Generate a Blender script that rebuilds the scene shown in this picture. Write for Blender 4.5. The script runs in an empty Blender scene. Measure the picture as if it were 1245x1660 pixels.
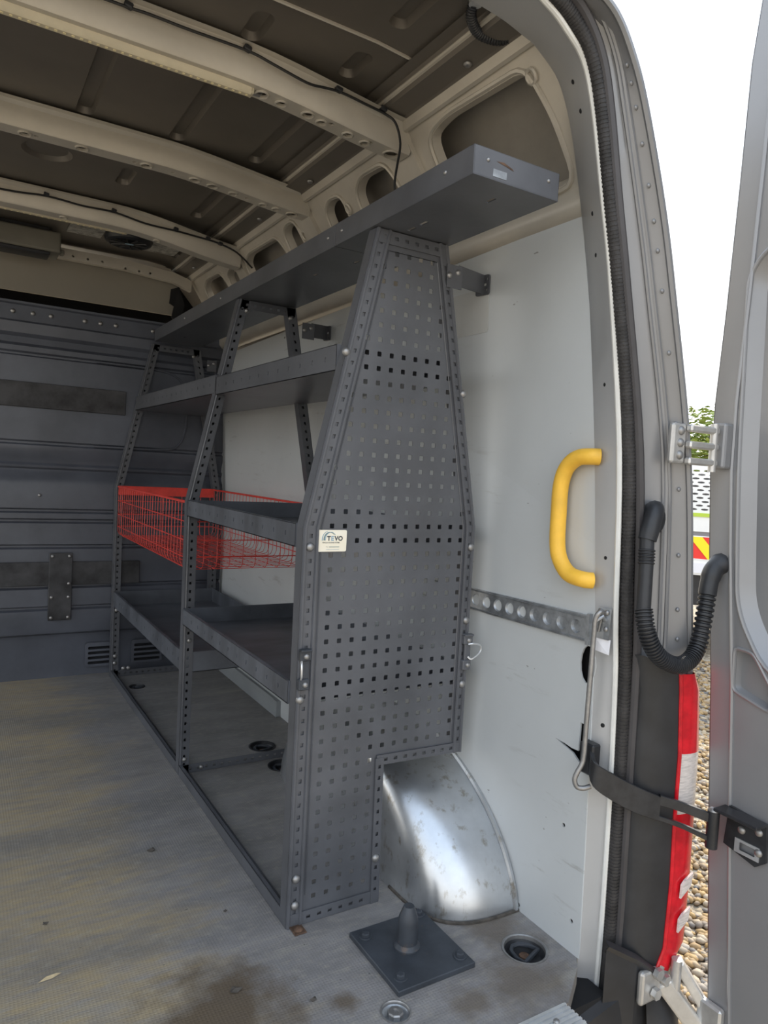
import bpy, math, random
from mathutils import Vector, Matrix
from mathutils.geometry import delaunay_2d_cdt
random.seed(7)
SC = bpy.context.scene
COL = SC.collection

# ------------------------------------------------------------------ camera
cam_d = bpy.data.cameras.new('camera')
cam = bpy.data.objects.new('camera', cam_d)
COL.objects.link(cam)
cam_d.sensor_fit = 'VERTICAL'; cam_d.sensor_height = 24.0
cam_d.lens = 1157.35 * 24.0 / 1660.0
cam_d.clip_start = 0.02; cam_d.clip_end = 300
Rr = Vector((0.854138, -0.517120, 0.055092)); Rd = Vector((0.018594, -0.075502, -0.996972)); Rf = Vector((0.519714, 0.852576, -0.054874))
cam.matrix_world = Matrix(((Rr.x, -Rd.x, -Rf.x, 0), (Rr.y, -Rd.y, -Rf.y, 0), (Rr.z, -Rd.z, -Rf.z, 0.92), (0, 0, 0, 1)))
SC.camera = cam

# ------------------------------------------------------------------ world, sun, exposure
world = bpy.data.worlds.new('sky'); SC.world = world; world.use_nodes = True
wn = world.node_tree.nodes; wl = world.node_tree.links
for n in list(wn): wn.remove(n)
wo = wn.new('ShaderNodeOutputWorld'); wb = wn.new('ShaderNodeBackground')
wt = wn.new('ShaderNodeTexCoord'); ws = wn.new('ShaderNodeSeparateXYZ'); wr = wn.new('ShaderNodeValToRGB')
wl.new(wt.outputs['Generated'], ws.inputs[0]); wl.new(ws.outputs['Z'], wr.inputs[0]); wl.new(wr.outputs[0], wb.inputs[0]); wl.new(wb.outputs[0], wo.inputs[0])
wr.color_ramp.elements[0].position = 0.0; wr.color_ramp.elements[0].color = (1.0, 0.985, 0.95, 1)
wr.color_ramp.elements[1].position = 0.75; wr.color_ramp.elements[1].color = (0.68, 0.81, 1.0, 1)
e = wr.color_ramp.elements.new(0.3); e.color = (0.91, 0.955, 1.0, 1)
wb.inputs[1].default_value = 1.35
sun_d = bpy.data.lights.new('sun', 'SUN'); sun = bpy.data.objects.new('sun', sun_d); COL.objects.link(sun)
sun_d.energy = 3.6; sun_d.angle = math.radians(3); sun_d.color = (1.0, 0.90, 0.74)
sun.rotation_euler = Vector((-0.75, -0.35, -0.62)).to_track_quat('-Z', 'Y').to_euler()
SC.view_settings.view_transform = 'Standard'; SC.view_settings.look = 'None'
SC.view_settings.gamma = 1.0; SC.view_settings.use_curve_mapping = False
SC.view_settings.exposure = 0.58

# ------------------------------------------------------------------ materials
def mat(name, col, rough=0.5, metal=0.0, var=0.0, scale=8.0, bump=0.0, bscale=60.0, col2=None, stretch=None, spec=0.5, detail=6.0, lo=0.35, hi=0.65, extra=None):
    m = bpy.data.materials.new(name); m.use_nodes = True
    nt = m.node_tree; N = nt.nodes; Lk = nt.links
    b = N['Principled BSDF']
    b.inputs['Base Color'].default_value = (*col, 1); b.inputs['Roughness'].default_value = rough
    b.inputs['Metallic'].default_value = metal; b.inputs['Specular IOR Level'].default_value = spec
    tc = N.new('ShaderNodeTexCoord'); vec = tc.outputs['Object']
    if stretch:
        mp = N.new('ShaderNodeMapping'); mp.inputs['Scale'].default_value = stretch; Lk.new(vec, mp.inputs[0]); vec = mp.outputs[0]
    if var or col2:
        nz = N.new('ShaderNodeTexNoise'); nz.inputs['Scale'].default_value = scale; nz.inputs['Detail'].default_value = detail; nz.inputs['Roughness'].default_value = 0.62
        Lk.new(vec, nz.inputs['Vector'])
        cr = N.new('ShaderNodeValToRGB'); cr.color_ramp.elements[0].position = lo; cr.color_ramp.elements[1].position = hi
        c2 = col2 if col2 else tuple(min(1, c * (1 + var)) for c in col)
        c1 = col if col2 else tuple(c * (1 - var) for c in col)
        cr.color_ramp.elements[0].color = (*c1, 1); cr.color_ramp.elements[1].color = (*c2, 1)
        Lk.new(nz.outputs['Fac'], cr.inputs[0]); Lk.new(cr.outputs[0], b.inputs['Base Color'])
        m['cout'] = cr.name
    if bump:
        bn = N.new('ShaderNodeTexNoise'); bn.inputs['Scale'].default_value = bscale; bn.inputs['Detail'].default_value = 3
        Lk.new(vec, bn.inputs['Vector'])
        bp = N.new('ShaderNodeBump'); bp.inputs['Strength'].default_value = bump; bp.inputs['Distance'].default_value = 0.004
        Lk.new(bn.outputs['Fac'], bp.inputs['Height']); Lk.new(bp.outputs[0], b.inputs['Normal'])
    return m

M = {}
M['rack'] = mat('rack_grey_paint', (0.092, 0.096, 0.107), 0.34, 0, 0.18, 5.0, 0.03, 90, spec=0.5)
M['rack_dark'] = mat('rack_tray_paint', (0.088, 0.096, 0.112), 0.40, 0, 0.35, 4.0, 0.03, 70, stretch=(1, 3, 1))
M['zinc'] = mat('zinc_bolt', (0.33, 0.325, 0.32), 0.45, 0.8, 0.15, 60)
M['galv'] = mat('galvanised', (0.42, 0.44, 0.46), 0.42, 0.8, 0.28, 30, 0.10, 14)
M['silver'] = mat('silver_body_paint', (0.27, 0.272, 0.28), 0.36, 0.35, 0.05, 3, 0.0)
M['silver_in'] = mat('silver_inner_bounce_tint', (0.53, 0.49, 0.42), 0.38, 0.2, 0.10, 4, 0.02, 20)  # beige tint: warm bounce from the ground mixed into the silver paint
M['silver_p'] = mat('silver_pillar_paint', (0.46, 0.465, 0.47), 0.34, 0.3, 0.05, 3)
M['skin_in'] = mat('bare_skin_inside', (0.33, 0.305, 0.265), 0.5, 0.1, 0.12, 6, 0.02, 20)
M['lip'] = mat('lip_highlight_white', (0.74, 0.74, 0.71), 0.4, 0.1, 0.06, 20)  # near-white puts the highlight of the rounded lip edge into the colour
M['roof'] = mat('roof_skin_primer', (0.15, 0.133, 0.112), 0.42, 0.25, 0.10, 3, 0.02, 12)
M['bulk'] = mat('bulkhead_blue_grey', (0.085, 0.093, 0.115), 0.40, 0, 0.22, 3.5, 0.06, 7, spec=0.5)
M['band'] = mat('worn_black_band', (0.045, 0.045, 0.048), 0.7, 0, 0.55, 9, 0.05, 60)
M['board'] = mat('cab_board', (0.27, 0.245, 0.20), 0.7, 0, 0.05, 3)
M['black'] = mat('black_plastic', (0.022, 0.023, 0.026), 0.45, 0, 0.2, 20)
M['strapm'] = mat('black_painted_steel', (0.030, 0.031, 0.034), 0.35, 0.2, 0.3, 30)
M['void'] = mat('dark_gap', (0.01, 0.01, 0.011), 0.9)  # near-black that stands in for shade in gaps and holes; also the torn trim
M['rubber'] = mat('seal_rubber', (0.030, 0.028, 0.028), 0.6, 0, 0.4, 30, 0.3, 200)
M['rubber2'] = mat('channel_rubber', (0.060, 0.056, 0.058), 0.5, 0, 0.15, 10)
M['yellow'] = mat('yellow_grip', (0.86, 0.50, 0.055), 0.5, 0, 0.12, 12, 0.08, 150)
M['red'] = mat('red_wire', (0.68, 0.06, 0.045), 0.4, 0, 0.15, 20)
M['plate'] = mat('hitch_black_paint', (0.040, 0.046, 0.056), 0.5, 0, 0.25, 14, 0.12, 40)
M['rust'] = mat('rusty_steel', (0.12, 0.070, 0.045), 0.8, 0.2, 0.5, 60, 0.3, 120)
M['cable'] = mat('black_cable', (0.012, 0.012, 0.012), 0.5)
M['led'] = mat('led_diffuser', (0.62, 0.55, 0.40), 0.35, 0, 0.05, 30)
M['leddot'] = mat('led_chip', (0.85, 0.74, 0.45), 0.4)
M['lampbox'] = mat('lamp_box', (0.16, 0.15, 0.12), 0.6, 0, 0.1, 6)
M['foil'] = mat('foil_patch', (0.36, 0.35, 0.32), 0.45, 0.4, 0.45, 45, 0.6, 60)
M['redlens'] = mat('red_lens', (0.62, 0.012, 0.022), 0.18, 0, 0.25, 25)
M['clearlens'] = mat('clear_lens', (0.72, 0.66, 0.62), 0.2, 0, 0.2, 40, stretch=(1, 1, 7))
M['white'] = mat('white_paint', (0.80, 0.81, 0.80), 0.5, 0, 0.04, 4)
M['paper'] = mat('white_sticker', (0.80, 0.80, 0.84), 0.6)
M['gold'] = mat('cream_plate', (0.88, 0.80, 0.62), 0.4, 0, 0, 8, col2=(0.90, 0.87, 0.77), lo=0.3, hi=0.6)
M['ink'] = mat('dark_ink', (0.05, 0.06, 0.07), 0.6)
M['inkblue'] = mat('blue_ink', (0.30, 0.42, 0.50), 0.6)
M['inkteal'] = mat('teal_ink', (0.12, 0.22, 0.24), 0.6)
M['alu'] = mat('aluminium', (0.70, 0.71, 0.72), 0.35, 0.8, 0.1, 30)
M['hinge'] = mat('cast_hinge', (0.55, 0.54, 0.52), 0.35, 0.6, 0.15, 20)
M['trimgrey'] = mat('sill_trim', (0.30, 0.32, 0.33), 0.45, 0, 0.08, 5)
M['chev_r'] = mat('chevron_red', (0.80, 0.04, 0.03), 0.5); M['chev_y'] = mat('chevron_yellow', (0.90, 0.75, 0.02), 0.5)
M['lime'] = mat('lime_stripe', (0.45, 0.60, 0.06), 0.5); M['grey'] = mat('mid_grey', (0.22, 0.22, 0.23), 0.6)
M['tyre'] = mat('tyre', (0.03, 0.03, 0.03), 0.8)
M['bark'] = mat('bark', (0.12, 0.085, 0.05), 0.9, 0, 0.4, 8, 0.4, 30)
M['leaf'] = mat('leaf_green', (0.10, 0.17, 0.03), 0.6, 0, 0, 3, col2=(0.30, 0.34, 0.06), lo=0.3, hi=0.7)
M['wood'] = mat('pale_wood', (0.45, 0.36, 0.22), 0.8, 0, 0.2, 60)
M['deadleaf'] = mat('dead_leaf', (0.07, 0.06, 0.05), 0.8, 0, 0.4, 60)

def mixin(m, fac_socket_maker, col):
    """lay another colour over the base colour of m where the mask is 1"""
    nt = m.node_tree; N = nt.nodes; Lk = nt.links; b = N['Principled BSDF']
    mx = N.new('ShaderNodeMix'); mx.data_type = 'RGBA'
    src = b.inputs['Base Color'].links[0].from_socket if b.inputs['Base Color'].links else None
    if src: Lk.new(src, mx.inputs['A'])
    else: mx.inputs['A'].default_value = b.inputs['Base Color'].default_value
    if isinstance(col, tuple): mx.inputs['B'].default_value = (*col, 1)
    else: Lk.new(col, mx.inputs['B'])
    Lk.new(fac_socket_maker(N, Lk), mx.inputs['Factor']); Lk.new(mx.outputs['Result'], b.inputs['Base Color'])
def ramp(N, Lk, sock, lo, hi, v0=0.0, v1=1.0):
    r = N.new('ShaderNodeMapRange'); r.inputs['From Min'].default_value = lo; r.inputs['From Max'].default_value = hi
    r.inputs['To Min'].default_value = v0; r.inputs['To Max'].default_value = v1
    Lk.new(sock, r.inputs['Value']); return r.outputs[0]
def mth(N, Lk, op, a, b):
    n = N.new('ShaderNodeMath'); n.operation = op
    for i, s in enumerate((a, b)):
        if isinstance(s, (int, float)): n.inputs[i].default_value = s
        else: Lk.new(s, n.inputs[i])
    return n.outputs[0]
def noise(N, Lk, scale, stretch=(1, 1, 1), detail=5, off=(0, 0, 0)):
    tc = N.new('ShaderNodeTexCoord'); mp = N.new('ShaderNodeMapping'); mp.inputs['Scale'].default_value = stretch; mp.inputs['Location'].default_value = off
    Lk.new(tc.outputs['Object'], mp.inputs[0]); nz = N.new('ShaderNodeTexNoise'); nz.inputs['Scale'].default_value = scale; nz.inputs['Detail'].default_value = detail
    nz.inputs['Roughness'].default_value = 0.65
    Lk.new(mp.outputs[0], nz.inputs['Vector']); return nz.outputs['Fac']
def xyz(N, Lk):
    tc = N.new('ShaderNodeTexCoord'); s = N.new('ShaderNodeSeparateXYZ'); Lk.new(tc.outputs['Object'], s.inputs[0]); return s.outputs

# floor: resin-faced mesh ply, worn to the yellowish wood along the gangway
FM = mat('floor_ply', (0.235, 0.224, 0.219), 0.55, 0, 0.16, 7, 0, spec=0.4, stretch=(1, 2.2, 1))
def worn(N, Lk):
    x = xyz(N, Lk)['X'] if False else xyz(N, Lk)[0]
    n1 = noise(N, Lk, 3.2, (1.0, 2.6, 1)); n2 = noise(N, Lk, 22, (0.5, 2.5, 1))
    edge = mth(N, Lk, 'ADD', mth(N, Lk, 'MULTIPLY', mth(N, Lk, 'SUBTRACT', 0.47, x), 3.2), mth(N, Lk, 'MULTIPLY', mth(N, Lk, 'SUBTRACT', n1, 0.5), 2.6))
    return mth(N, Lk, 'MULTIPLY', ramp(N, Lk, edge, -0.1, 0.5, 0, 0.95), ramp(N, Lk, n2, 0.32, 0.62, 0.25, 1.0))
mixin(FM, worn, (0.38, 0.30, 0.18))
def streak(N, Lk):
    n = noise(N, Lk, 5.5, (0.35, 2.4, 1), 8, (3, 1, 0)); return ramp(N, Lk, n, 0.56, 0.72, 0, 0.55)
mixin(FM, streak, (0.38, 0.35, 0.29))
def grey(N, Lk): return ramp(N, Lk, noise(N, Lk, 2.6, (0.6, 2.0, 1), 9, (7, 3, 0)), 0.47, 0.66, 0, 0.7)
mixin(FM, grey, (0.17, 0.165, 0.16))
def fine(N, Lk): return ramp(N, Lk, noise(N, Lk, 48, (0.8, 1.6, 1), 8, (1, 6, 0)), 0.50, 0.72, 0, 0.55)
mixin(FM, fine, (0.37, 0.34, 0.28))
def stain(N, Lk):
    s = xyz(N, Lk)
    def blob(cx, cy, r, k):
        dx = mth(N, Lk, 'SUBTRACT', s[0], cx); dy = mth(N, Lk, 'SUBTRACT', s[1], cy)
        d = mth(N, Lk, 'SQRT', mth(N, Lk, 'ADD', mth(N, Lk, 'MULTIPLY', dx, dx), mth(N, Lk, 'MULTIPLY', dy, dy)), 0)
        return ramp(N, Lk, mth(N, Lk, 'ADD', d, mth(N, Lk, 'MULTIPLY', mth(N, Lk, 'SUBTRACT', noise(N, Lk, 16), 0.5), r * 1.8)), r, r * 0.35, 0, k)
    a = blob(0.41, 1.10, 0.15, 0.9)
    for c in ((0.92, 0.93, 0.10, 0.6), (0.80, 0.925, 0.05, 0.65), (0.60, 1.03, 0.035, 0.8), (0.97, 1.06, 0.08, 0.6), (1.0, 1.0, 0.05, 0.7)):
        a = mth(N, Lk, 'MAXIMUM', a, blob(*c))
    return a
mixin(FM, stain, (0.115, 0.085, 0.055))
def specks(N, Lk):
    n = noise(N, Lk, 75, (0.7, 1.4, 1), 2, (9, 2, 0)); return ramp(N, Lk, n, 0.735, 0.76, 0, 0.85)
mixin(FM, specks, (0.035, 0.033, 0.03))
def flm_bump(m):
    N = m.node_tree.nodes; Lk = m.node_tree.links; s = xyz(N, Lk)
    a = mth(N, Lk, 'ABSOLUTE', mth(N, Lk, 'SINE', mth(N, Lk, 'MULTIPLY', s[0], 520), 0), 0)
    b = mth(N, Lk, 'ABSOLUTE', mth(N, Lk, 'SINE', mth(N, Lk, 'MULTIPLY', s[1], 520), 0), 0)
    bp = N.new('ShaderNodeBump'); bp.inputs['Strength'].default_value = 0.32; bp.inputs['Distance'].default_value = 0.002
    Lk.new(mth(N, Lk, 'MAXIMUM', a, b), bp.inputs['Height']); Lk.new(bp.outputs[0], N['Principled BSDF'].inputs['Normal'])
flm_bump(FM); M['floor'] = FM
# white plastic lining with scuffs
WM = mat('white_lining', (0.555, 0.578, 0.585), 0.30, 0, 0.04, 2.0, 0.015, 6, spec=0.5)
def scuff(N, Lk):
    n = noise(N, Lk, 9, (1, 0.6, 4.0), 9, (2, 5, 1)); k = noise(N, Lk, 1.6, (1, 1, 1), 2)
    return mth(N, Lk, 'MULTIPLY', ramp(N, Lk, n, 0.60, 0.70, 0, 0.8), ramp(N, Lk, k, 0.42, 0.62, 0, 1))
mixin(WM, scuff, (0.30, 0.29, 0.27))
def spots(N, Lk):
    n = noise(N, Lk, 42, (1, 0.7, 1.6), 2, (4, 4, 4)); return ramp(N, Lk, n, 0.745, 0.775, 0, 0.7)
mixin(WM, spots, (0.17, 0.16, 0.15)); M['lining'] = WM
# arch: worn galvanised with brown grime
def grime(N, Lk): return ramp(N, Lk, noise(N, Lk, 34, (1, 1, 0.6), 8), 0.56, 0.68, 0, 0.75)
M['arch'] = mat('arch_galvanised', (0.56, 0.58, 0.60), 0.30, 0.85, 0.12, 7, 0.22, 9); mixin(M['arch'], grime, (0.26, 0.22, 0.16))
def bits(N, Lk): return ramp(N, Lk, noise(N, Lk, 30, (1, 1, 1), 8), 0.63, 0.70, 0, 0.8)
mixin(M['plate'], bits, (0.11, 0.075, 0.055))
# gravel ground beyond the pebbles
GM = bpy.data.materials.new('gravel_ground'); GM.use_nodes = True
N = GM.node_tree.nodes; Lk = GM.node_tree.links; tc = N.new('ShaderNodeTexCoord'); vo = N.new('ShaderNodeTexVoronoi'); vo.inputs['Scale'].default_value = 34
Lk.new(tc.outputs['Object'], vo.inputs['Vector']); cr = N.new('ShaderNodeValToRGB'); sp = N.new('ShaderNodeSeparateColor'); Lk.new(vo.outputs['Color'], sp.inputs[0]); Lk.new(sp.outputs[0], cr.inputs[0])
cr.color_ramp.elements[0].color = (0.26, 0.21, 0.15, 1); cr.color_ramp.elements[1].color = (0.58, 0.50, 0.39, 1); e = cr.color_ramp.elements.new(0.5); e.color = (0.44, 0.35, 0.24, 1)
Lk.new(cr.outputs[0], N['Principled BSDF'].inputs['Base Color']); N['Principled BSDF'].inputs['Roughness'].default_value = 0.85
bp = N.new('ShaderNodeBump'); bp.inputs['Strength'].default_value = 0.9; bp.inputs['Distance'].default_value = 0.02; bp.invert = True
Lk.new(vo.outputs['Distance'], bp.inputs['Height']); Lk.new(bp.outputs[0], N['Principled BSDF'].inputs['Normal']); M['gravel'] = GM
PM = bpy.data.materials.new('pebbles'); PM.use_nodes = True
N = PM.node_tree.nodes; Lk = PM.node_tree.links; at = N.new('ShaderNodeAttribute'); at.attribute_name = 'tone'; cr = N.new('ShaderNodeValToRGB')
Lk.new(at.outputs['Fac'], cr.inputs[0]); cr.color_ramp.elements[0].color = (0.13, 0.125, 0.125, 1); cr.color_ramp.elements[1].color = (0.50, 0.38, 0.23, 1)
for p_, c_ in ((0.2, (0.28, 0.18, 0.085)), (0.55, (0.40, 0.255, 0.10)), (0.8, (0.30, 0.26, 0.22))):
    e = cr.color_ramp.elements.new(p_); e.color = (*c_, 1)
Lk.new(cr.outputs[0], N['Principled BSDF'].inputs['Base Color']); N['Principled BSDF'].inputs['Roughness'].default_value = 0.7; M['pebble'] = PM

# ------------------------------------------------------------------ mesh helpers
class MB:
    def __init__(s): s.v = []; s.f = []
    def add(s, vs, fs):
        o = len(s.v); s.v += [tuple(v) for v in vs]; s.f += [tuple(i + o for i in f) for f in fs]; return s
    def box(s, c, d, rot=None):
        x, y, z = d[0] / 2, d[1] / 2, d[2] / 2; vs = [Vector((a * x, b * y, q * z)) for q in (-1, 1) for b in (-1, 1) for a in (-1, 1)]
        if rot is not None: vs = [rot @ v for v in vs]
        c = Vector(c)
        return s.add([v + c for v in vs], [(0, 2, 3, 1), (4, 5, 7, 6), (0, 1, 5, 4), (2, 6, 7, 3), (0, 4, 6, 2), (1, 3, 7, 5)])
    def box2(s, a, b): return s.box([(p + q) / 2 for p, q in zip(a, b)], [abs(q - p) for p, q in zip(a, b)])
    def tube(s, path, r, n=8, cap=True, closed=False, flat=None):
        P = [Vector(p) for p in path]; m = len(P); rs = r if isinstance(r, (list, tuple)) else [r] * m
        up = None; rings = []
        for i in range(m):
            a = P[(i - 1) % m] if (closed or i > 0) else P[i]; b = P[(i + 1) % m] if (closed or i < m - 1) else P[i]
            t = (b - a).normalized()
            if up is None:
                up = Vector((0, 0, 1)) if abs(t.z) < 0.9 else Vector((1, 0, 0))
            x = (up - t * up.dot(t)).normalized(); y = t.cross(x); up = x
            k = flat if flat else 1.0
            rings.append([P[i] + (x * math.cos(2 * math.pi * j / n) + y * math.sin(2 * math.pi * j / n) * k) * rs[i] for j in range(n)])
        vs = [v for rg in rings for v in rg]; fs = []
        for i in range(m if closed else m - 1):
            for j in range(n):
                a = i * n + j; b = i * n + (j + 1) % n; c = ((i + 1) % m) * n + (j + 1) % n; d = ((i + 1) % m) * n + j; fs.append((a, b, c, d))
        if cap and not closed: fs += [tuple(range(n))[::-1], tuple((m - 1) * n + j for j in range(n))]
        return s.add(vs, fs)
    def lathe(s, prof, c, n=20, axis='z', caps=True):
        c = Vector(c); vs = []
        for r, h in prof:
            for j in range(n):
                a = 2 * math.pi * j / n; u, w = r * math.cos(a), r * math.sin(a)
                vs.append(c + {'z': Vector((u, w, h)), 'y': Vector((u, h, w)), 'x': Vector((h, u, w))}[axis])
        fs = [(i * n + j, i * n + (j + 1) % n, (i + 1) * n + (j + 1) % n, (i + 1) * n + j) for i in range(len(prof) - 1) for j in range(n)]
        if caps: fs += [tuple(range(n)), tuple((len(prof) - 1) * n + j for j in range(n))]
        return s.add(vs, fs)
    def loft(s, rails, close=False):
        n = len(rails[0]); vs = [v for r in rails for v in r]; fs = []
        for i in range(len(rails) - 1 + (1 if close else 0)):
            for j in range(n - 1):
                i2 = (i + 1) % len(rails); fs.append((i * n + j, i * n + j + 1, i2 * n + j + 1, i2 * n + j))
        return s.add(vs, fs)
    def plate(s, outer, feats, place, t=0.0):
        """outer loop; feats: (loop, depth, inset, fill). place(u, v, w) -> xyz, w towards the viewer"""
        loops = [outer] + [f[0] for f in feats]; vs = []; es = []
        for lp in loops:
            o = len(vs); vs += [Vector((p[0], p[1])) for p in lp]; es += [(o + i, o + (i + 1) % len(lp)) for i in range(len(lp))]
        tv, te, tf = delaunay_2d_cdt(vs, es, [], 0, 1e-7)[:3]
        def inside(p, lp):
            k = False
            for i in range(len(lp)):
                a, b = lp[i], lp[i - 1]
                if (a[1] > p[1]) != (b[1] > p[1]) and p[0] < (b[0] - a[0]) * (p[1] - a[1]) / (b[1] - a[1]) + a[0]: k = not k
            return k
        bbs = [(min(p[0] for p in l), max(p[0] for p in l), min(p[1] for p in l), max(p[1] for p in l)) for l in loops[1:]]
        keep = []
        for f in tf:
            c = (sum(tv[i].x for i in f) / len(f), sum(tv[i].y for i in f) / len(f))
            if not inside(c, outer): continue
            if any(b[0] < c[0] < b[1] and b[2] < c[1] < b[3] and inside(c, l) for b, l in zip(bbs, loops[1:])): continue
            keep.append(tuple(f))
        s.add([place(v.x, v.y, 0) for v in tv], keep)
        if t:
            s.add([place(v.x, v.y, -t) for v in tv], [f[::-1] for f in keep])
            n = len(outer); s.add([place(*p, 0) for p in outer] + [place(*p, -t) for p in outer], [(i, i + n, (i + 1) % n + n, (i + 1) % n) for i in range(n)])
        for lp, dep, ins, fill in feats:
            n = len(lp); q = offset(lp, ins) if ins else lp
            s.add([place(*p, 0) for p in lp] + [place(*p, -dep) for p in q], [(i, (i + 1) % n, (i + 1) % n + n, i + n) for i in range(n)])
            if fill: s.add([place(*p, -dep) for p in q], [tuple(range(n))])
        return s
    def build(s, name, m, parent=None, smooth=False, bevel=0.0, seg=1):
        me = bpy.data.meshes.new(name); me.from_pydata(s.v, [], s.f); me.update()
        o = bpy.data.objects.new(name, me); COL.objects.link(o); me.materials.append(M[m] if isinstance(m, str) else m)
        if smooth:
            me.polygons.foreach_set('use_smooth', [True] * len(me.polygons))
            if smooth != 'all': me.set_sharp_from_angle(angle=math.radians(smooth if smooth is not True else 40))
        if bevel:
            b = o.modifiers.new('bevel', 'BEVEL'); b.width = bevel; b.segments = seg; b.limit_method = 'ANGLE'; b.angle_limit = math.radians(50)
        if parent is not None: attach(o, parent)
        return o
def offset(lp, d):
    A = sum(lp[i - 1][0] * lp[i][1] - lp[i][0] * lp[i - 1][1] for i in range(len(lp))); sg = 1 if A > 0 else -1; out = []
    for i in range(len(lp)):
        p, q, r = Vector(lp[i - 1]), Vector(lp[i]), Vector(lp[(i + 1) % len(lp)])
        a = (q - p).normalized(); b = (r - q).normalized(); na = Vector((-a.y, a.x)); nb = Vector((-b.y, b.x)); m = (na + nb)
        m = m.normalized() if m.length > 1e-6 else na; k = max(0.35, m.dot(na)); out.append(tuple(q + m * (sg * d / k)))
    return out
def attach(o, p):
    bpy.context.view_layer.update() if False else None
    o.parent = p; o.matrix_parent_inverse = Matrix.Translation(-Vector(p.location)) if p.type == 'EMPTY' else p.matrix_basis.inverted()
def tag(o, label=None, cat=None, group=None, kind=None):
    if label: o['label'] = label
    if cat: o['category'] = cat
    if group: o['group'] = group
    if kind: o['kind'] = kind
    return o
def thing(name, label, cat, loc, group=None, kind=None):
    o = bpy.data.objects.new(name, None); o.empty_display_size = 0.05; COL.objects.link(o); o.location = loc
    return tag(o, label, cat, group, kind)
def inst(name, src, loc, parent=None, rot=None, scale=None, m=None):
    o = bpy.data.objects.new(name, src); COL.objects.link(o); o.location = loc
    if rot: o.rotation_euler = rot
    if scale: o.scale = (scale,) * 3
    if parent is not None: attach(o, parent)
    return o
def meshonly(mb, name, m, smooth=False):
    o = mb.build(name, m, None, smooth); me = o.data; bpy.data.objects.remove(o); return me
def rrect(a, b, c, d, r, n=5):
    r = min(r, abs(c - a) / 2.001, abs(d - b) / 2.001); out = []
    for cx, cy, s in ((c - r, d - r, 0), (a + r, d - r, 1), (a + r, b + r, 2), (c - r, b + r, 3)):
        for i in range(n + 1):
            t = math.pi / 2 * (s + i / n); out.append((cx + r * math.cos(t), cy + r * math.sin(t)))
    return out
def circ(x, y, r, n=12, ry=None): return [(x + r * math.cos(2 * math.pi * i / n), y + (ry or r) * math.sin(2 * math.pi * i / n)) for i in range(n)]
def roundpoly(pts, r, n=4):
    out = []
    for i in range(len(pts)):
        p, q, s = Vector(pts[i - 1]), Vector(pts[i]), Vector(pts[(i + 1) % len(pts)])
        rr = min(r, (p - q).length * 0.48, (s - q).length * 0.48); a = q + (p - q).normalized() * rr; b = q + (s - q).normalized() * rr
        for k in range(n + 1):
            t = k / n; out.append(tuple(a * (1 - t) ** 2 + q * 2 * t * (1 - t) + b * t * t))
    return out
def smooth_path(pts, k=6):
    P = [Vector(p) for p in pts]; out = []
    for i in range(len(P) - 1):
        a, b, c, d = P[max(i - 1, 0)], P[i], P[i + 1], P[min(i + 2, len(P) - 1)]
        for j in range(k):
            t = j / k; out.append(0.5 * (2 * b + (c - a) * t + (2 * a - 5 * b + 4 * c - d) * t * t + (3 * b - a - 3 * c + d) * t ** 3))
    out.append(P[-1]); return out
def sstep(a, b, x):
    t = max(0, min(1, (x - a) / (b - a))); return t * t * (3 - 2 * t)

# domed bolt head, axis -y
BOLT = meshonly(MB().lathe([(0.0, -0.0065), (0.003, -0.0062), (0.0062, -0.0048), (0.0085, -0.002), (0.0088, 0.0)], (0, 0, 0), 14, 'y'), 'bolt', 'zinc', True)
BOLTX = meshonly(MB().lathe([(0.0, -0.0065), (0.003, -0.0062), (0.0062, -0.0048), (0.0085, -0.002), (0.0088, 0.0)], (0, 0, 0), 14, 'x'), 'bolt', 'zinc', True)
BOLTZ = meshonly(MB().lathe([(0.0088, 0.0), (0.0085, 0.002), (0.0062, 0.0048), (0.003, 0.0062), (0.0, 0.0065)], (0, 0, 0), 14, 'z'), 'bolt', 'zinc', True)

# ================================================================== SETTING
def wx(z): return 1.058 if z < 0.8 else 1.058 - 0.03 * (z - 0.8) / 0.63
# floor board
LASH = ((0.983, 0.990, 0.043), (0.668, 0.967, 0.025), (0.893, 2.152, 0.042), (0.892, 1.985, 0.042), (0.662, 2.933, 0.030))
fl = MB().plate([(-0.80, 0.846), (0.955, 0.846), (1.04, 0.905), (1.058, 0.925), (1.10, 0.95), (1.10, 3.2), (-0.80, 3.2)], [(circ(x, y, r, 28), 0.03, 0, False) for x, y, r in LASH], lambda u, v, w: (u, v, w), 0.035).build('floor', 'floor'); tag(fl, 'grey mesh-faced ply van floor worn yellowish along the gangway', kind='structure')
# bulkhead: horizontally swaged steel
prof = [(0, 0), (0.165, 0), (0.18, 0.006), (0.192, 0.03), (0.205, 0.034)]
def groove(z, d=0.014, w=0.010): return [(z - w, 0.034), (z - w * 0.35, 0.034 - d), (z + w * 0.35, 0.034 - d), (z + w, 0.034)]
for z in (0.296, 0.385, 0.548, 0.652, 0.693): prof += groove(z)
prof += [(0.80, 0.034), (0.825, 0.028), (0.845, 0.012), (0.858, 0.008), (0.866, 0.020), (0.874, 0.022), (0.884, 0.012), (0.905, 0.018), (0.93, 0.032)]
prof += groove(0.962, 0.01) + groove(1.306, 0.012) + [(1.335, 0.034), (1.348, 0.016), (1.372, 0.014), (1.385, 0.030)] + [(1.425, 0.034), (1.434, 0.020), (1.492, 0.018), (1.497, 0.032), (1.505, 0.032), (1.508, 0.0)]
xs = [-0.80 + i * (1.86 / 20) for i in range(21)]
b = MB().loft([[(x, 3.175 - w + 0.004 * math.sin(x * 9 + z * 23) * (1 if 0.83 < z < 0.95 else 0.15), z) for x in xs] for z, w in prof])
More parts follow.
